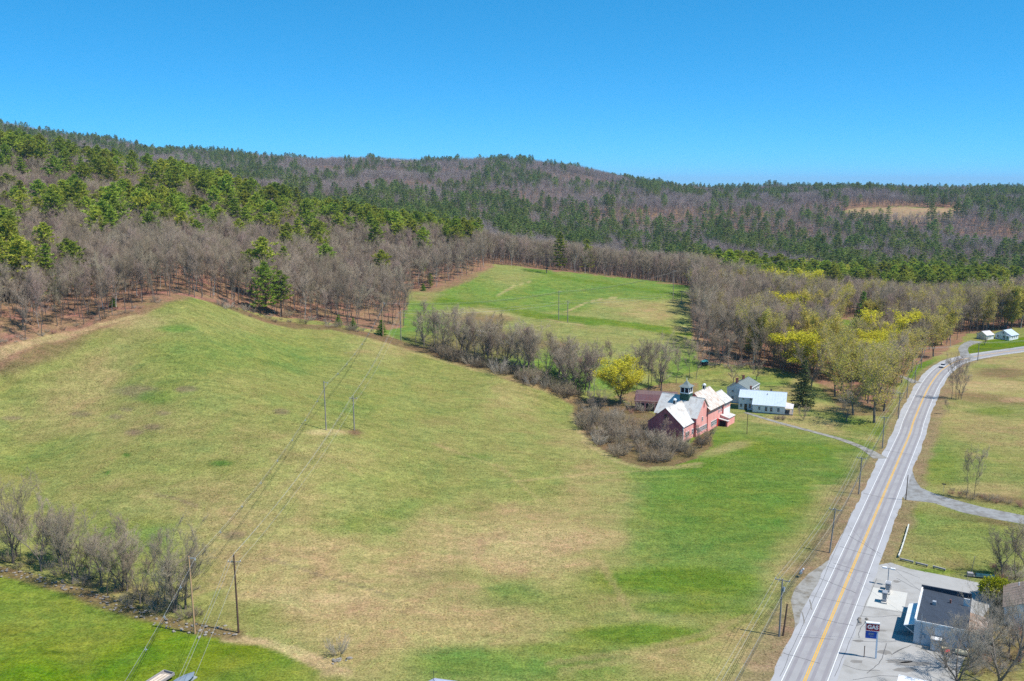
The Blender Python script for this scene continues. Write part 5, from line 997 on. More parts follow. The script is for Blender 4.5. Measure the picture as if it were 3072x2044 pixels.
c = PF.p(-.8, 7.6, 0); tk = thing('fuel_tank', 'horizontal pale tank lying along the petrol station wall', 'tank'); MB().tube([c - PF.d2 * 1.1 + (0, 0, .55), c - PF.d2 * 1.0 + (0, 0, .55), c + PF.d2 * 1.0 + (0, 0, .55), c + PF.d2 * 1.1 + (0, 0, .55)], [.25, .42, .42, .25], 10).build('body', TANM, tk)
for s in (-.7, .7): MB().obox(c + PF.d2 * s + (0, 0, .1), PF.d1 * .3, PF.d2 * .06, (0, 0, .12)).build('leg', POLED, tk)

# pumps
PG1 = mat('pump_grey', (.30, .31, .33), .5, .04, 1, .3); KERBM = mat('pump_kerb', (.60, .57, .52), .9, .05, 1, .1)
def pump(px, py, label, sgn=False):
    x, y = plane(px, py); f = Frame((x, y), tuple(DROAD)); r = thing('fuel_pump', label, 'fuel pump', group='fuel pumps on the concrete slab'); MB().obox(f.p(0, 0, .12), f.d1 * .95, f.d2 * .55, (0, 0, .10)).build('kerb', KERBM, r)
    MB().obox(f.p(0, 0, .95), f.d1 * .55, f.d2 * .34, (0, 0, .73)).build('body', PG1, r); MB().obox(f.p(0, 0, 1.95), f.d1 * .7, f.d2 * .42, (0, 0, .14)).build('lid', PG1, r)
    for s in (-1, 1):
        MB().obox(f.p(0, s * .355, 1.3), f.d1 * .38, f.d2 * .012, (0, 0, .22)).build('display', DARKI, r); MB().obox(f.p(.62, s * .2, 1.1), f.d1 * .07, f.d2 * .06, (0, 0, .2)).build('nozzle', DWIRE, r)
        MB().tube([f.p(.6, s * .3, 1.75), f.p(.85, s * .55, 1.0), f.p(.7, s * .5, .4), f.p(.62, s * .25, .95)], .025, 5).build('hose', DWIRE, r)
    mb = MB(); mb.tube([f.p(-.95, -.5, .1), f.p(-.95, -.5, .8), f.p(-.95, .5, .8), f.p(-.95, .5, .1)], .05, 6); mb.build('guard_rail', STEEL, r); return f, r
pump(2653, 1806, 'grey fuel pump nearest the camera on the concrete slab'); f, r = pump(2663, 1778, 'grey fuel pump farther from the camera on the concrete slab')
x, y = plane(2663, 1755); f = Frame((x, y), tuple(DROAD)); lp = thing('lamp_post', 'twin-headed white lamp standing behind the fuel pumps', 'lamp'); MB().tube([f.p(0, 0, 0), f.p(0, 0, 3.4)], .09, 8).build('post', STEEL, lp)
MB().obox(f.p(0, 0, 3.45), f.d1 * .08, f.d2 * .9, (0, 0, .06)).build('arm', STEEL, lp)
for s in (-1, 1): MB().obox(f.p(0, s * .75, 3.5), f.d1 * .28, f.d2 * .42, (0, 0, .12)).build('lamp_head', TRIM, lp)
x, y = plane(2664, 1768); f = Frame((x, y), tuple(DROAD)); kb = thing('pump_cabinet', 'white-topped cabinet at the far end of the pump island', 'cabinet'); MB().obox(f.p(0, 0, .7), f.d1 * .5, f.d2 * .45, (0, 0, .7)).build('body', PG1, kb); MB().obox(f.p(0, 0, 1.46), f.d1 * .55, f.d2 * .5, (0, 0, .06)).build('lid', TRIM, kb)

# GAS sign on its post
x, y = plane(2627, 1976); sg = thing('gas_sign', 'tall white post with a maroon GAS sign above a blue panel', 'sign', (x, y, 0), -math.atan2(x, y) * .55)
MAROON = mat('maroon_sign', (.30, .008, .03), .5, .03, 1, .3); BLUES = mat('blue_sign', (.008, .07, .38), .5, .03, 1, .3); POSTW = mat('pale_post', (.55, .62, .70), .5, .03, 1, .3)
MB().box(-.12, .12, -.1, .1, 0, 6.3).build('post', POSTW, sg); MB().box(-1.86, .24, -.22, .22, 4.95, 6.2).build('sign_face', MAROON, sg); MB().box(-1.9, .28, -.26, .26, 6.2, 6.36).build('sign_cap', TRIM, sg); MB().box(-1.86, -.125, -.14, .14, 3.55, 4.92).build('lower_panel', BLUES, sg); mb = MB(); mb.box(-1.92, -1.86, -.23, .23, 4.9, 6.2); mb.box(-1.86, .24, -.235, .235, 4.9, 4.95); mb.build('sign_edge', TRIM, sg)
def text(body, size, loc, m, parent, name='lettering'):
    cu_ = bpy.data.curves.new(name, 'FONT'); cu_.body = body; cu_.size = size; cu_.align_x = 'CENTER'; cu_.align_y = 'CENTER'; cu_.extrude = .01; cu_.offset = .035 * size; cu_.materials.append(m); tmp = bpy.data.objects.new(name, cu_); COL.objects.link(tmp); me = bpy.data.meshes.new_from_object(tmp.evaluated_get(bpy.context.evaluated_depsgraph_get())); COL.objects.unlink(tmp); bpy.data.objects.remove(tmp); o = link(name, me, parent, loc); o.rotation_euler = (math.pi / 2, 0, 0); return o
text('GAS', .92, (-.81, -.235, 5.58), TRIM, sg)
mb = MB()                                         # faded, unreadable print of the blue panel
for k in range(9): mb.box(-1.42 + .1 * k, -1.36 + .1 * k + .02 * (k % 2), -.15, -.141, 4.30 - .05 * (k % 3), 4.52)
for k in range(7): mb.box(-1.40 + .1 * k, -1.35 + .1 * k, -.15, -.141, 4.08 + .04 * (k % 2), 4.22)
for k in range(5): mb.box(-1.1 + .1 * k, -1.04 + .1 * k, -.15, -.141, 3.88, 3.96)
mb.build('faded_print', WIREM, sg)
x, y = plane(2592, 1972); po = thing('bollard', 'thin dark steel post beside the GAS sign', 'post'); MB().tube([(x, y, -.1), (x, y, 1.9)], .07, 6).build('post', POLED, po); MB().tube([(x, y, 1.9), (x, y, 2.0)], .09, 6).build('cap', POLED, po)
x, y = plane(2588, 1862); tagrock = thing('rubble_heap', 'low pale heap of rubble behind the GAS sign', 'rubble')
for k in range(7):
    mb = MB(); a = v3((x + random.uniform(-1.2, 1.2), y + random.uniform(-.9, .9), .1)); mb.tube([a + (0, 0, -.2), a + (.05, 0, .05), a + (0, .05, .22)], [.34, .3, .08], 6); mb.build('stone', STONE, tagrock)

# brown-roofed house at the edge of the picture
F4 = Frame(plane(3008.7, 1808.7, 3.6), tuple(DROAD)); h4 = thing('brown_roofed_house', 'house with brown shingle roof cut by the photo edge', 'house')
wall_block(F4, h4, -1, 9, .4, 12, 3.4, 3.4, 6.2, 6.0, WHITEC); gable_roof(F4, h4, -1, 9, .4, 12, 3.4, 3.4, 6.2, 6.0, 9, SHINGB, gh=.4, oh=.4); window(h4, F4.p(4, .38, 1.6), F4.d1, -F4.d2, .9, 1.2); q_ = F4.p(7.0, 2.5, 4.6); MB().tube([q_, q_ + (0, 0, .7)], .1, 6).build('vent_pipe', TRIM, h4)
F5 = Frame(plane(2697, 2026, 2.6), (.88, -.47)); ts_ = thing('box_trailer', 'white flat-roofed trailer at the bottom edge by the forecourt', 'trailer')
wall_block(F5, ts_, 0, 8, 0, 4, 2.6, 2.5, None, 0, WHITEC); slope(ts_, F5.p(0, 4.1, 2.55), F5.p(8.1, 4.1, 2.55), F5.p(8.1, -.1, 2.62), F5.p(0, -.1, 2.62), 4, TRIM, seam=.02)
# rails round the grass by the forecourt
RAIL = mat('whitewashed_timber', (.58, .58, .52), .8, .12, 2, .1, col2=(.10, .09, .08), thr=(.6, .7)); RAILG = mat('grey_timber', (.34, .31, .30), .9, .12, 2, .1)
def beam(a, b, h, w, m, label, grp):
    a, b = v3((*plane(*a), 0)), v3((*plane(*b), 0)); d = b - a; ln = np.linalg.norm(d); d /= ln; n = np.array((d[1], -d[0], 0)); r = thing('barrier_rail', label, 'barrier', group=grp); MB().obox((a + b) / 2 + (0, 0, h), d * (ln / 2 - .15), n * w, (0, 0, .16)).build('rail', m, r)
    for k in (.12, .88): MB().obox(a + d * ln * k + (0, 0, h / 2 - .1), d * .1, n * .1, (0, 0, h / 2 + .05)).build('post', POLED, r)
Rp = [(2726, 1580), (2719, 1605), (2711, 1632), (2703, 1656), (2695, 1676)]
for i, w_ in enumerate(('farthest from', 'second farthest from', 'second nearest to', 'nearest to')): beam(Rp[i], Rp[i + 1], .5, .12, RAIL, 'whitewashed timber rail by the road, ' + w_ + ' the fuel pumps', 'whitewashed roadside rails')
for a, b, w_ in (((2697, 1681), (2742, 1692), 'nearest the road'), ((2744, 1693), (2785, 1703), 'in the middle'), ((2796, 1704), (2838, 1715), 'farthest from the road')): beam(a, b, .4, .14, RAILG, 'grey timber rail above the forecourt, ' + w_, 'grey forecourt rails')
x, y = plane(2911, 1730); tr = thing('utility_trailer', 'old flat trailer with a dark teal tarp beside the golden shrub', 'trailer', (x, y, 0), -.25); TEALD = mat('dark_teal_tarp', (.02, .075, .085), .6, .12, 1.5, .3)
mb = MB(); mb.add([(.8, -.6, .35), (5, -.6, .35), (5, .6, .35), (.8, .6, .35), (1.0, -.35, .75), (4.7, -.3, .62), (4.7, .3, .66), (1.0, .35, .8)], [(0, 3, 2, 1), (4, 5, 6, 7), (0, 1, 5, 4), (1, 2, 6, 5), (2, 3, 7, 6), (3, 0, 4, 7)]); mb.build('tarp', TEALD, tr); MB().box(-.6, 5, -.5, .5, .22, .34).build('frame', POLEW, tr)
for s in (-.62, .62): MB().tube([(2.6, s - .08, .3), (2.6, s + .08, .3)], .3, 10).build('wheel', DWIRE, tr)
mb = MB(); mb.box(-.6, .5, -.45, .45, .36, .85); mb.build('crate', RAILG, tr)
x, y = plane(2913, 1720); po = thing('yard_post', 'thin leaning grey pole behind the teal-tarped trailer', 'pole'); MB().tube([(x, y, -.1), (x + .5, y, 3.6)], [.06, .04], 5).build('post', POLEW, po); MB().obox((x + .48, y, 3.5), (.2, 0, 0), (0, .03, 0), (0, 0, .03)).build('arm', POLEW, po)
# street sign on the side road
x, y = plane(2830, 1478); ss = thing('road_sign', 'small dark sign seen edge-on at the gravel side road', 'sign', (x, y, 0), -.5); MB().tube([(0, 0, -.1), (0, 0, 2.4)], .04, 5).build('post', STEEL, ss); MB().box(-.5, .5, -.02, .02, 2.1, 2.4).build('sign_plate', POLED, ss)
# mailboxes on the verge
x, y = plane(2403, 1732); mbx = thing('mailbox', 'white-fronted dark mailbox on the verge by the gravel pull-off', 'mailbox', (x, y, 0), math.atan2(DROAD[1], DROAD[0]) - math.pi / 2); MB().box(-.06, .06, -.06, .06, -.1, 1.0).build('post', POLEB, mbx)
mb = MB(); mb.tube([(0, -.55, 1.2), (0, .45, 1.2)], .28, 10); mb.build('box', PG1, mbx); MB().tube([(0, -.62, 1.2), (0, -.55, 1.2)], .30, 10).build('door', TRIM, mbx); MB().box(.29, .31, -.1, .1, 1.2, 1.5).build('flag', RED, mbx)
x, y = plane(2409, 1724); mbx = thing('mailbox', 'pale small mailbox right behind the dark one on the verge', 'mailbox', (x, y, 0), math.atan2(DROAD[1], DROAD[0]) - math.pi / 2); MB().box(-.05, .05, -.05, .05, -.1, 1.0).build('post', POLEB, mbx); MB().tube([(0, -.3, 1.15), (0, .3, 1.15)], .18, 8).build('box', TRIM, mbx)

# ------------------------------------------------------------------ poles and wires
def pole(px, py, h, m, label, arm=None, armz=.4, dirn=None, lean=(0, 0), stub=False, group=None, drop=0, wood=.19):
    x, y, z = site(px, py); d = v3((*(dirn if dirn is not None else (1, 0)), 0)); d /= np.linalg.norm(d); n = np.array((d[1], -d[0], 0)); top = v3((x + lean[0], y + lean[1], z + h)); bot = v3((x, y, z - .3))
    r = thing('utility_pole', label, 'utility pole', group=group); mb = MB(); mb.tube([bot, bot + (top - bot) * .5, top], [wood, wood * .87, wood * .72], 8); mb.build('pole', m, r); at_ = {}
    if arm:
        c = top - (0, 0, armz); a = MB().obox(c + d * .12, n * arm, d * .06, (0, 0, .07)).build('crossarm', POLEW, r)
        for k in (-.92, -.35, .92): q_ = c + d * .12 + n * arm * k; MB().tube([q_ + (0, 0, .07), q_ + (0, 0, .2), q_ + (0, 0, .32)], [.04, .08, .05], 6).build('insulator', PORC, a)
        for k in (-1, 1): MB().tube([c + d * .1 + n * arm * .6 * k, c + d * .1 - (0, 0, .7)], .025, 4).build('brace', STEEL, r)
    return top, n, r
def catenary(a, b, sag, n=14): return [a + (b - a) * t - np.array((0, 0, 4 * sag * t * (1 - t))) for t in np.linspace(0, 1, n)]
def wire(pts, label, m=WIREM, r=.022, sag=1.0, grp=None, name='power_line'):
    mb = MB(); P = []
    for a, b in zip(pts[:-1], pts[1:]): P += catenary(a, b, sag * np.linalg.norm(b - a) / 70)[:-1]
    P.append(pts[-1]); mb.tube(P, r, 4, False); return tag(mb.build(name, m), label, 'power line', grp)
fwd = (0, 1)
A = [pole(585, 1901, 14.4, POLEB, 'orange-brown power pole on the lawn edge, with a short side bracket', lean=(-.3, 0)), pole(978.6, 1291, 14.2, POLEW, 'tall grey power pole in the middle of the left field', lean=(-.2, 0)), pole(1149, 1010, 14.5, POLEB, 'orange-brown power pole at the upper field edge'), pole(1676, 960, 14.2, POLEW, 'tall pale power pole in the middle of the far meadow'), pole(2019, 903, 16.5, POLEW, 'tall pale power pole at the right of the far meadow')]
for top, n, r in A: MB().obox(top + (.55, 0, -.35), (.6, 0, 0), (0, .05, 0), (0, 0, .05)).build('bracket', STEEL, r); MB().obox(top + (1.1, 0, -.55), (.06, 0, 0), (0, .06, 0), (0, 0, .25)).build('insulator', PORC, r)
B = [pole(716, 1899, 14.6, POLED, 'dark brown power pole with a crossarm beside the stone wall', 1.15, 1.4, fwd, (-.15, 0)), pole(1063, 1291, 10.2, POLEW, 'shorter grey power pole with crossarm in the left field', 1.1, .8, fwd, (-.1, 0)), pole(1203, 1022, 12.6, POLEW, 'pale grey power pole at the upper field edge', 1.1, .8, fwd), pole(1703, 968, 10.5, POLEW, 'short pale power pole in the middle of the far meadow', 1.0, .6, fwd), pole(2045, 910, 6.6, POLEW, 'shortest pale power pole at the right of the far meadow', 1.0, .5, fwd)]
a0 = A[0][0] + (1.1, 0, -.7)
def run(tops, offs, start, end, label, m, r, sag):
    P = [v3(t) + offs for t, _, _ in tops]; P = [P[0] + start] + P
    if end is not None: P.append(P[-1] + end)
    return wire(P, label, m, r, sag)
run(A, v3((1.1, 0, -.35)), v3((6, -75, -.5)), v3((90, 60, 5)), 'messenger cable on the bracketed power poles across the fields', WIREM, .02, 1.6)
for k, (dx, dz, w_) in enumerate(((-.16, -.75, 'left'), (.16, -.75, 'right'), (0, -1.0, 'lowest'))): run(A, v3((1.1 + dx, 0, dz)), v3((6, -75, -.5)), v3((90, 60, 5)), 'black bundled cable hung under the messenger, ' + w_ + ' strand', DWIRE, .024, 1.6)
# spacers of the bundled cable
for (t0, _, _), (t1, _, _) in zip(A[:2], A[1:3]):
    P = catenary(v3(t0) + (1.1, 0, -.7), v3(t1) + (1.1, 0, -.7), 1.6 * np.linalg.norm(v3(t1) - v3(t0)) / 70, 9)
    for q_ in P[1:-1]:
        s_ = thing('cable_spacer', 'small pale spacer clamping the bundled cable over the field', 'cable spacer', group='cable spacers'); MB().obox(q_ + (0, 0, -.02), (.2, 0, 0), (0, .03, 0), (0, 0, .05)).build('clamp', PORC, s_); MB().obox(q_ + (0, 0, .02), (.03, 0, 0), (0, .03, 0), (0, 0, .34)).build('bar', PORC, s_)
P0 = catenary(v3(A[0][0]) + (7.1, -75, -1.2), v3(A[0][0]) + (1.1, 0, -.7), 1.7, 9)
for q_ in P0[3:-1]:
    s_ = thing('cable_spacer', 'small pale spacer clamping the bundled cable over the lawn', 'cable spacer', group='cable spacers over the lawn'); MB().obox(q_ + (0, 0, -.02), (.2, 0, 0), (0, .03, 0), (0, 0, .05)).build('clamp', PORC, s_); MB().obox(q_ + (0, 0, .02), (.03, 0, 0), (0, .03, 0), (0, 0, .34)).build('bar', PORC, s_)
for k, (off, lbl) in enumerate((((-1.05, 0, -1.1), 'left'), ((0, 0, .15), 'middle'), ((1.05, 0, -1.1), 'right'))): run(B, v3(off) * (1, 1, 1 if k != 1 else 1), v3((9, -75, .5)), v3((90, 60, 5)), 'bare wire on the crossarm poles across the fields, ' + lbl + ' of three', WIREM, .022, 1.3)
rd = tuple(DROAD); Q = [((2337.6, 1909.4), 10.65, 'nearest grey roadside pole with a transformer bracket and crossarm', 1.3, (.1, .1)), ((2488.8, 1658.8), 9.8, 'leaning roadside pole with crossarm, second from the camera', 1.3, (.9, .5)), ((2576, 1483), 9.8, 'third roadside pole from the camera, left of the road', 1.1, (.2, 0)), ((2647, 1345.5), 9.8, 'roadside pole at the mouth of the farm driveway', 1.1, (0, 0)), ((2695, 1256), 9.1, 'roadside pole in front of the biggest olive maple', 1.1, (0, 0)),
     ((2720.4, 1195), 8.0, 'short roadside pole before the gravel entrance', None, (0, 0)), ((2745, 1149), 8.9, 'roadside pole at the gravel entrance', 1.1, (0, 0)), ((2763, 1105.6), 8.8, 'roadside pole on the bright green verge inside the bend', 1.1, (0, 0))]
RP = [pole(*b, h, POLEW, l, arm, .35, rd, ln) for b, h, l, arm, ln in Q]
m_ = RP[0][2]; tp = RP[0][0]; MB().tube([tp + (.3, -.1, -1.5), tp + (.3, -.1, -2.3)], .2, 8).build('transformer', STEEL, m_)
xtra = pole(2933, 1082.7, 8.2, POLEW, 'pole on the outer side of the bend below the cottage', 1.0, .4, (.97, .2)); _p9 = site(3192, 1062); RP9 = (v3((_p9[0], _p9[1], _p9[2] + 8.5)), xtra[1])
pole(2348.7, 1907.4, 5.8, POLED, 'short rust-brown stub pole next to the nearest roadside pole', lean=(.55, .2)); pole(2717, 1500.8, 6.6, POLED, 'dark bare pole at the corner of the gravel side road', lean=(.15, 0), wood=.13); pole(2240.6, 1302.3, 6.6, POLED, 'thin dark pole in the grass between the barn and the road', wood=.11)
pole(2690, 1245, 7.2, POLEW, 'slanted guy pole propping the roadside pole by the big maple', lean=(1.0, -.6), wood=.09)
sel = [RP[i] for i in range(8)]
for k, (t_, z_, l_) in enumerate(((-1.2, .0, 'field side'), (-.45, .0, 'second from the field'), (1.2, .0, 'road side'))):
    P = [t + n * t_ * (-1 if False else 1) + (0, 0, z_) for t, n, r in sel]; P = [P[0] - v3((*DROAD, 0)) * 60] + P + [xtra[0] + xtra[1] * t_, RP9[0] + RP9[1] * t_]; wire(P, 'roadside power wire on the crossarms, ' + l_, WIREM, .022, 1.0)
for k, (z_, r_, m2_, l_) in enumerate(((-2.6, .03, DWIRE, 'upper'), (-3.1, .035, DWIRE, 'middle'), (-3.5, .03, DWIRE, 'lowest'))):
    P = [t + n * .2 + (0, 0, z_) for t, n, r in sel]; P = [P[0] - v3((*DROAD, 0)) * 60] + P + [xtra[0] + (0, 0, z_), RP9[0] + (0, 0, z_)]; wire(P, 'black telephone cable along the roadside poles, ' + l_ + ' of three', m2_, r_, .9)
wire([RP[1][0] + (0, 0, -.8), PF.p(10.5, 1.0, 4.6)], 'service wire crossing the road to the petrol station', DWIRE, .018, 1.5); wire([RP[3][0] + (0, 0, -1), v3((*plane(2240.6, 1302.3), 6.5)), HF.p(16.0, 3, 5.0)], 'service wire crossing the grass to the farmhouse', DWIRE, .016, 1.5); wire([RP[0][0] + (0, 0, -1.6), PF.p(-.1, 1.1, 5.5)], 'service wire crossing the road to the petrol station conduit', DWIRE, .018, 1.8)

# ------------------------------------------------------------------ stone wall
sw = thing('stone_wall', 'tumbled grey stone wall along the edge of the lower left lawn', 'stone wall'); STM = []
for k in range(5):
    rg_ = np.random.default_rng(k); mb = MB(); vs = []
    for ph, n in ((-.9, 1), (-.4, 5), (.3, 5), (.9, 1)):
        for j in range(n): a = 6.283 * (j + .3 * ph) / n; rr = math.cos(ph) if n > 1 else 0; vs.append((rr * math.cos(a) * rg_.uniform(.7, 1.2), rr * math.sin(a) * rg_.uniform(.7, 1.2), math.sin(ph) * rg_.uniform(.6, .9)))
    fs = [(0, 1 + (j + 1) % 5, 1 + j) for j in range(5)] + [(1 + j, 1 + (j + 1) % 5, 6 + (j + 1) % 5, 6 + j) for j in range(5)] + [(6 + j, 6 + (j + 1) % 5, 11) for j in range(5)]; mb.add(vs, fs); STM.append(mb.mesh('stone', STONE))
WL = catmull([site(*p)[:2] for p in ((-120,1695),(0,1713),(110,1738),(220,1774),(330,1812),(420,1845),(520,1876),(600,1890),(710,1900))], 12); seg = np.r_[0, np.cumsum(np.hypot(*np.diff(WL, axis=0).T))]
for k in range(190):
    t = random.random() * seg[-1]; x = np.interp(t, seg, WL[:, 0]) + random.gauss(0, .8); y = np.interp(t, seg, WL[:, 1]) + random.gauss(0, 1.0); s = random.uniform(.12, .34); o = link('stone', STM[k % 5], sw, (x, y, gz(x, y) + s * random.uniform(.2, .9)), random.uniform(0, 6.28), (s * random.uniform(1, 1.6), s, s * .8))
sp = thing('stone_pile', 'small pile of pale stones under the lone grey bush', 'stones')
for k in range(16):
    x, y, z = site(1010 + random.gauss(0, 9), 1985 + random.gauss(0, 5)); s = random.uniform(.12, .32); link('stone', STM[k % 5], sp, (x, y, z + s * .4), random.uniform(0, 6), (s * 1.3, s, s * .8))
x, y, z = site(1048, 1978); o = link('boulder', STM[1], None, (x, y, z + .2), .4, (.6, .4, .45)); tag(o, 'single pale boulder right of the lone grey bush', 'boulder')

# ------------------------------------------------------------------ far things
x, y, z = site(1190, 499); rk = thing('rock_outcrop', 'pale bare rock outcrop on the wooded ridge', 'rocks')
for k in range(9): s = random.uniform(7, 14); link('rock', STM[k % 5], rk, (x - 45 + 11 * k, y - 30 + random.uniform(-10, 10), gz(x - 45 + 11 * k, y - 30) + 14 - .8 * abs(k - 3)), random.uniform(0, 6), (s * 1.1, s * .8, s * .75))
tx, ty = (3067 - CX) / FOC * 2350, 2350; tz = gz(tx, ty); tw = thing('radio_tower', 'tall lattice tower on the skyline at the photo edge', 'tower'); mb = MB(); TH = 78 + (YH - 533) * 2350 / FOC - tz
for a in range(3):
    an = a * 2.094; mb.tube([(tx + 4.5 * math.cos(an), ty + 4.5 * math.sin(an), tz), (tx + .9 * math.cos(an), ty + .9 * math.sin(an), tz + TH)], [.55, .4], 4)
mb.build('tower_leg', STEEL, tw); mb = MB()
for k in range(14):
    f0, f1 = k / 14, (k + 1) / 14; r0, r1 = 4.5 - 3.6 * f0, 4.5 - 3.6 * f1
    for a in range(3): an, a2 = a * 2.094, (a + 1) * 2.094; mb.tube([(tx + r0 * math.cos(an), ty + r0 * math.sin(an), tz + TH * f0), (tx + r1 * math.cos(a2), ty + r1 * math.sin(a2), tz + TH * f1)], .28, 3)
mb.build('lattice', STEEL, tw); MB().box(tx - 3.5, tx + 3.5, ty - 1.2, ty + 1.2, tz + TH - 1, tz + TH + 1.2).build('antenna', POLED, tw)

# ------------------------------------------------------------------ car on the bend, wagon, scrap, trailer, boat, antenna
CARP = mat('silver_car_paint', (.55, .54, .54), .3, .03, 1, .5); TYRE = mat('tyre_rubber', (.02, .02, .02), .9, .05, 1, .1); LAMP = mat('lamp_glass', (.7, .7, .68), .2, .02, 1, .5)
x, y = plane(2848, 1104.5); i_ = np.argmin(np.hypot(RCS[:, 0] - x, RCS[:, 1] - y)); hd = RN[i_]; c_ = RCS[i_] + RNR[i_] * -1.0
car = thing('car', 'silver car driving round the bend behind the bare clump', 'car', (*c_, .02), math.atan2(-hd[1], -hd[0]))
def loft(secs, name, m, parent):
    mb = MB(); n = len(secs[0]); mb.add([p for s in secs for p in s], [(i * n + k, i * n + (k + 1) % n, (i + 1) * n + (k + 1) % n, (i + 1) * n + k) for i in range(len(secs) - 1) for k in range(n)] + [tuple(reversed(range(n))), tuple(range((len(secs) - 1) * n, len(secs) * n))]); me = mb.mesh(name, m); bm_fix(me); return link(name, me, parent)
def sec(xx, w, z0, z1, wt): return [(xx, -w, z0), (xx, w, z0), (xx, w, z0 + (z1 - z0) * .55), (xx, wt, z1), (xx, -wt, z1), (xx, -w, z0 + (z1 - z0) * .55)]
body = loft([sec(2.25, .72, .35, .70, .6), sec(2.0, .88, .28, .85, .75), sec(.9, .92, .25, 1.0, .8), sec(-1.6, .92, .25, 1.05, .8), sec(-2.15, .88, .3, 1.0, .75), sec(-2.28, .8, .4, .9, .7)], 'body', CARP, car)
loft([sec(.85, .76, .98, 1.02, .74), sec(.15, .78, .98, 1.5, .62), sec(-1.2, .78, .98, 1.52, .62), sec(-1.95, .76, .98, 1.05, .7)], 'windows', GLASS, car); MB().obox((-.5, 0, 1.53), (.65, 0, 0), (0, .62, 0), (0, 0, .025)).build('roof', CARP, car)
for sx in (1.4, -1.4):
    for sy in (-.82, .82): w_ = MB().tube([(sx, sy - .12, .33), (sx, sy + .12, .33)], .33, 14).build('wheel', TYRE, car); MB().tube([(sx, sy - .125, .33), (sx, sy + .125, .33)], .19, 10).build('rim', STEEL, w_)
for sy in (-.6, .6): MB().box(2.12, 2.26, sy - .15, sy + .15, .6, .74).build('headlight', LAMP, car); MB().box(-2.3, -2.2, sy - .12, sy + .12, .7, .86).build('tail_light', RED, car)
MB().box(2.2, 2.3, -.5, .5, .4, .55).build('grille', DARKI, car)
TEAL = mat('teal_tarp', (.03, .36, .36), .5, .1, 1.5, .3); x, y, z = site(2112, 1096); wg = thing('hay_wagon', 'small wagon under a bright teal tarp at the wood edge', 'wagon', (x, y, z), .15)
mb = MB(); mb.add([(-1.6, -1, 1.5), (1.5, -1, 1.5), (1.5, 1, 1.6), (-1.6, 1, 1.6), (-1.2, -.6, 2.05), (1.2, -.65, 2.15), (1.2, .6, 2.2), (-1.0, .6, 2.1)], [(0, 3, 2, 1), (4, 5, 6, 7), (0, 1, 5, 4), (1, 2, 6, 5), (2, 3, 7, 6), (3, 0, 4, 7)]); mb.build('tarp', TEAL, wg); MB().box(-1.5, 1.4, -.9, .9, .7, 1.5).build('load', DARKI, wg); MB().box(-1.6, 1.6, -.95, .95, .55, .7).build('deck', POLEW, wg)
for sx in (-1, 1):
    for sy in (-.9, .9): MB().tube([(sx, sy - .1, .4), (sx, sy + .1, .4)], .4, 10).build('wheel', TYRE, wg)
x, y, z = site(1440, 1008); sm = thing('scrap_shed', 'collapsed pale tin shed glimpsed through the hedgerow', 'shed', (x, y, z), .1); MB().box(-1.2, 1.9, -1.2, 1.2, -.2, 1.9).build('wall', TINW, sm); slope(sm, (-1.4, -1.5, 1.9), (2.0, -1.5, 1.7), (2.0, 1.4, 2.5), (-1.4, 1.4, 2.4), 4, TINW); mb = MB(); mb.obox((4.2, .3, 1.6), (2.4, .3, .1), (0, .9, .2), (0, 0, .04)); mb.build('fallen_sheet', TINW, sm); MB().obox((5.8, .2, .7), (.08, 0, 0), (0, .08, 0), (0, 0, .9)).build('post', POLEW, sm); MB().obox((2.6, .2, .7), (.08, 0, 0), (0, .08, 0), (0, 0, .9)).build('post', POLEW, sm)
a, b, c = (v3((*plane(*p, .9), .9)) for p in ((492, 2011), (523, 2019.5), (440, 2046))); u = (b - a); uw = np.linalg.norm(u); u /= uw; w = (c - a); w -= u * (w @ u); w /= np.linalg.norm(w); lt = thing('lumber_trailer', 'trailer loaded with pale boards at the bottom edge of the lawn', 'trailer'); LUMB = mat('pale_lumber', (.60, .50, .40), .9, .14, 2, .1, rnd=.2); o_ = a
MB().obox(o_ + u * uw / 2 + w * 2.2 + (0, 0, -.35), u * uw / 2, w * 2.2, (0, 0, .06)).build('deck', POLEW, lt)
for k in (0, 1): MB().obox(o_ + u * uw * k + w * 2.2 + (0, 0, -.12), u * .05, w * 2.2, (0, 0, .22)).build('side_board', RAILG, lt)
MB().obox(o_ + u * uw / 2 + (0, 0, -.12), u * uw / 2, w * .05, (0, 0, .22)).build('end_board', RAILG, lt)
for k in range(9): MB().obox(o_ + u * uw * (.1 + .1 * k) + w * (2.3 + random.uniform(-.1, .35)) + (0, 0, -.2 + .05 * (k % 3)), u * uw * .04, w * 1.7, (0, 0, .05)).build('board', LUMB, lt)
for s in (0, 1): MB().tube([o_ + u * (uw * s - .1) + w * 2.4 + (0, 0, -.58), o_ + u * (uw * s + .1) + w * 2.4 + (0, 0, -.58)], .32, 10).build('wheel', TYRE, lt)
bw = v3((*plane(583, 2015, 1.1), 1.1)); lf = v3((*plane(525, 2050, 1.1), 1.1)) - bw; lf[2] = 0; ln_ = np.linalg.norm(lf); lf /= ln_; sd = np.array((lf[1], -lf[0], 0)); boat = thing('covered_boat', 'boat under a grey-blue tarp at the bottom edge of the lawn', 'boat'); TARP = mat('grey_blue_tarp', (.17, .21, .26), .55, .12, .8, .3, bump=.3)
def bs_(d, w_, zt, zb): c_ = bw + lf * d; return [c_ - sd * w_ + (0, 0, -.25), c_ - sd * w_ * .8 + (0, 0, zb), c_ + sd * w_ * .8 + (0, 0, zb), c_ + sd * w_ + (0, 0, -.25), c_ + sd * w_ * .35 + (0, 0, zt), c_ - sd * w_ * .35 + (0, 0, zt)]
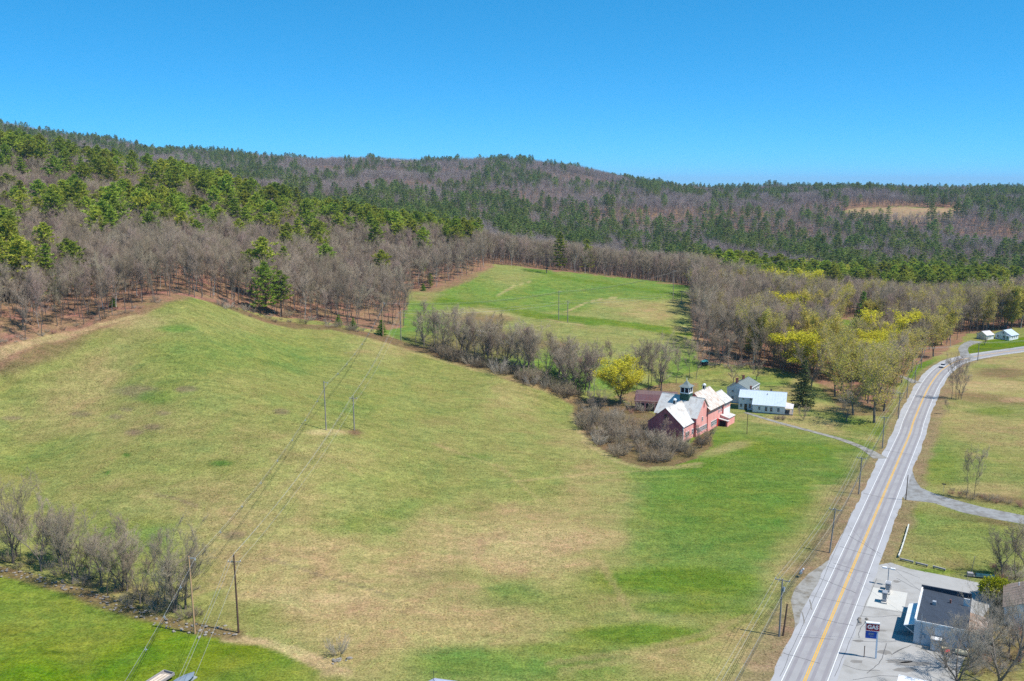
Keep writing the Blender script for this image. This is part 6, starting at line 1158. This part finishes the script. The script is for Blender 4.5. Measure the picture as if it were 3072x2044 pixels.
loft([bs_(0, .06, 0, -.3), bs_(.6, .45, .08, -.45), bs_(1.6, .85, .22, -.5), bs_(3.2, 1.05, .35, -.5), bs_(5.0, 1.05, .25, -.5), bs_(6.0, .95, .05, -.5)], 'tarp_cover', TARP, boat); loft([[p * (1, 1, 1) + (0, 0, -.12) for p in bs_(d, w_, -.45, -.75)] for d, w_ in ((.3, .1), (1.2, .55), (3, .95), (5.8, .85))], 'hull', TEALD, boat)
MB().obox(bw + lf * 2.8 + (0, 0, -.98), lf * 3, sd * .4, (0, 0, .08)).build('trailer_frame', STEEL, boat)
for s in (-1, 1): MB().tube([bw + lf * 3.6 + sd * (.8 * s - .1) + (0, 0, -.82), bw + lf * 3.6 + sd * (.8 * s + .1) + (0, 0, -.82)], .28, 10).build('wheel', TYRE, boat)
pk = v3((*plane(1304, 2037, 4.2), 4.2)); FR = Frame(pk[:2] - (0, 0), (.35, -.94)); hb = thing('house', 'corner of a grey-blue roof with an antenna at the bottom edge', 'house'); wall_block(FR, hb, 0, 9, -5, 5, 2.4, 2.4, 0, 4.1, BLUEW); gable_roof(FR, hb, 0, 9, -5, 5, 2.4, 2.4, 0, 4.1, 8, mat('grey_blue_shingles', (.34, .36, .46), .9, .1, 2, .1), gh=.2, oh=.3)
mast = MB(); mast.tube([pk + (-.1, .1, -1.2), pk + (-.15, .1, 1.3)], .04, 5); 
for k in range(4): mast.tube([pk + (-.15 - .6, .1 + .1 * k, .75 + .12 * k), pk + (-.15 + .6, .1 - .1 * k, .95 + .12 * k)], .015, 4)
mast.build('antenna', DWIRE, hb)

# ------------------------------------------------------------------ put every thing's Empty at its own base
kids = {}
for o in COL.objects:
    if o.parent: kids.setdefault(o.parent.name, []).append(o)
for o in list(COL.objects):
    if o.type == 'EMPTY' and o.parent is None and o.name in kids and o.location.length < 1e-6:
        lo, hi = np.full(3, 1e9), np.full(3, -1e9); todo = [(c, np.zeros(3)) for c in kids[o.name]]
        while todo:
            c, off = todo.pop(); off = off + np.array(c.location); todo += [(g_, off) for g_ in kids.get(c.name, [])]
            if c.type == 'MESH':
                b = np.array([tuple(v) for v in c.bound_box]) * np.array(c.scale) + off; lo = np.minimum(lo, b.min(0)); hi = np.maximum(hi, b.max(0))
        base = Vector(((lo[0] + hi[0]) / 2, (lo[1] + hi[1]) / 2, lo[2])); o.location = base
        for c in kids[o.name]: c.location = c.location - base

# ------------------------------------------------------------------ spring air over the valley
hz = bpy.data.materials.new('valley_air'); hz.use_nodes = True; nt = hz.node_tree; nt.nodes.remove(nt.nodes['Principled BSDF']); pv = nt.nodes.new('ShaderNodeVolumePrincipled'); pv.inputs['Color'].default_value = (.52, .73, 1.0, 1); pv.inputs['Density'].default_value = 0.00005; pv.inputs['Anisotropy'].default_value = .0
nt.links.new(pv.outputs[0], nt.nodes['Material Output'].inputs['Volume'])
zlo = float(GZ.min()) - 3; zhi = max(float(GZ.max()) + 40, CAMZ + 30); hb_ = MB().box(-20000, 20000, -60, 26000, zlo, zhi).build('haze', hz); hb_['kind'] = 'stuff'; hb_['label'] = 'thin blue spring haze over the valley'
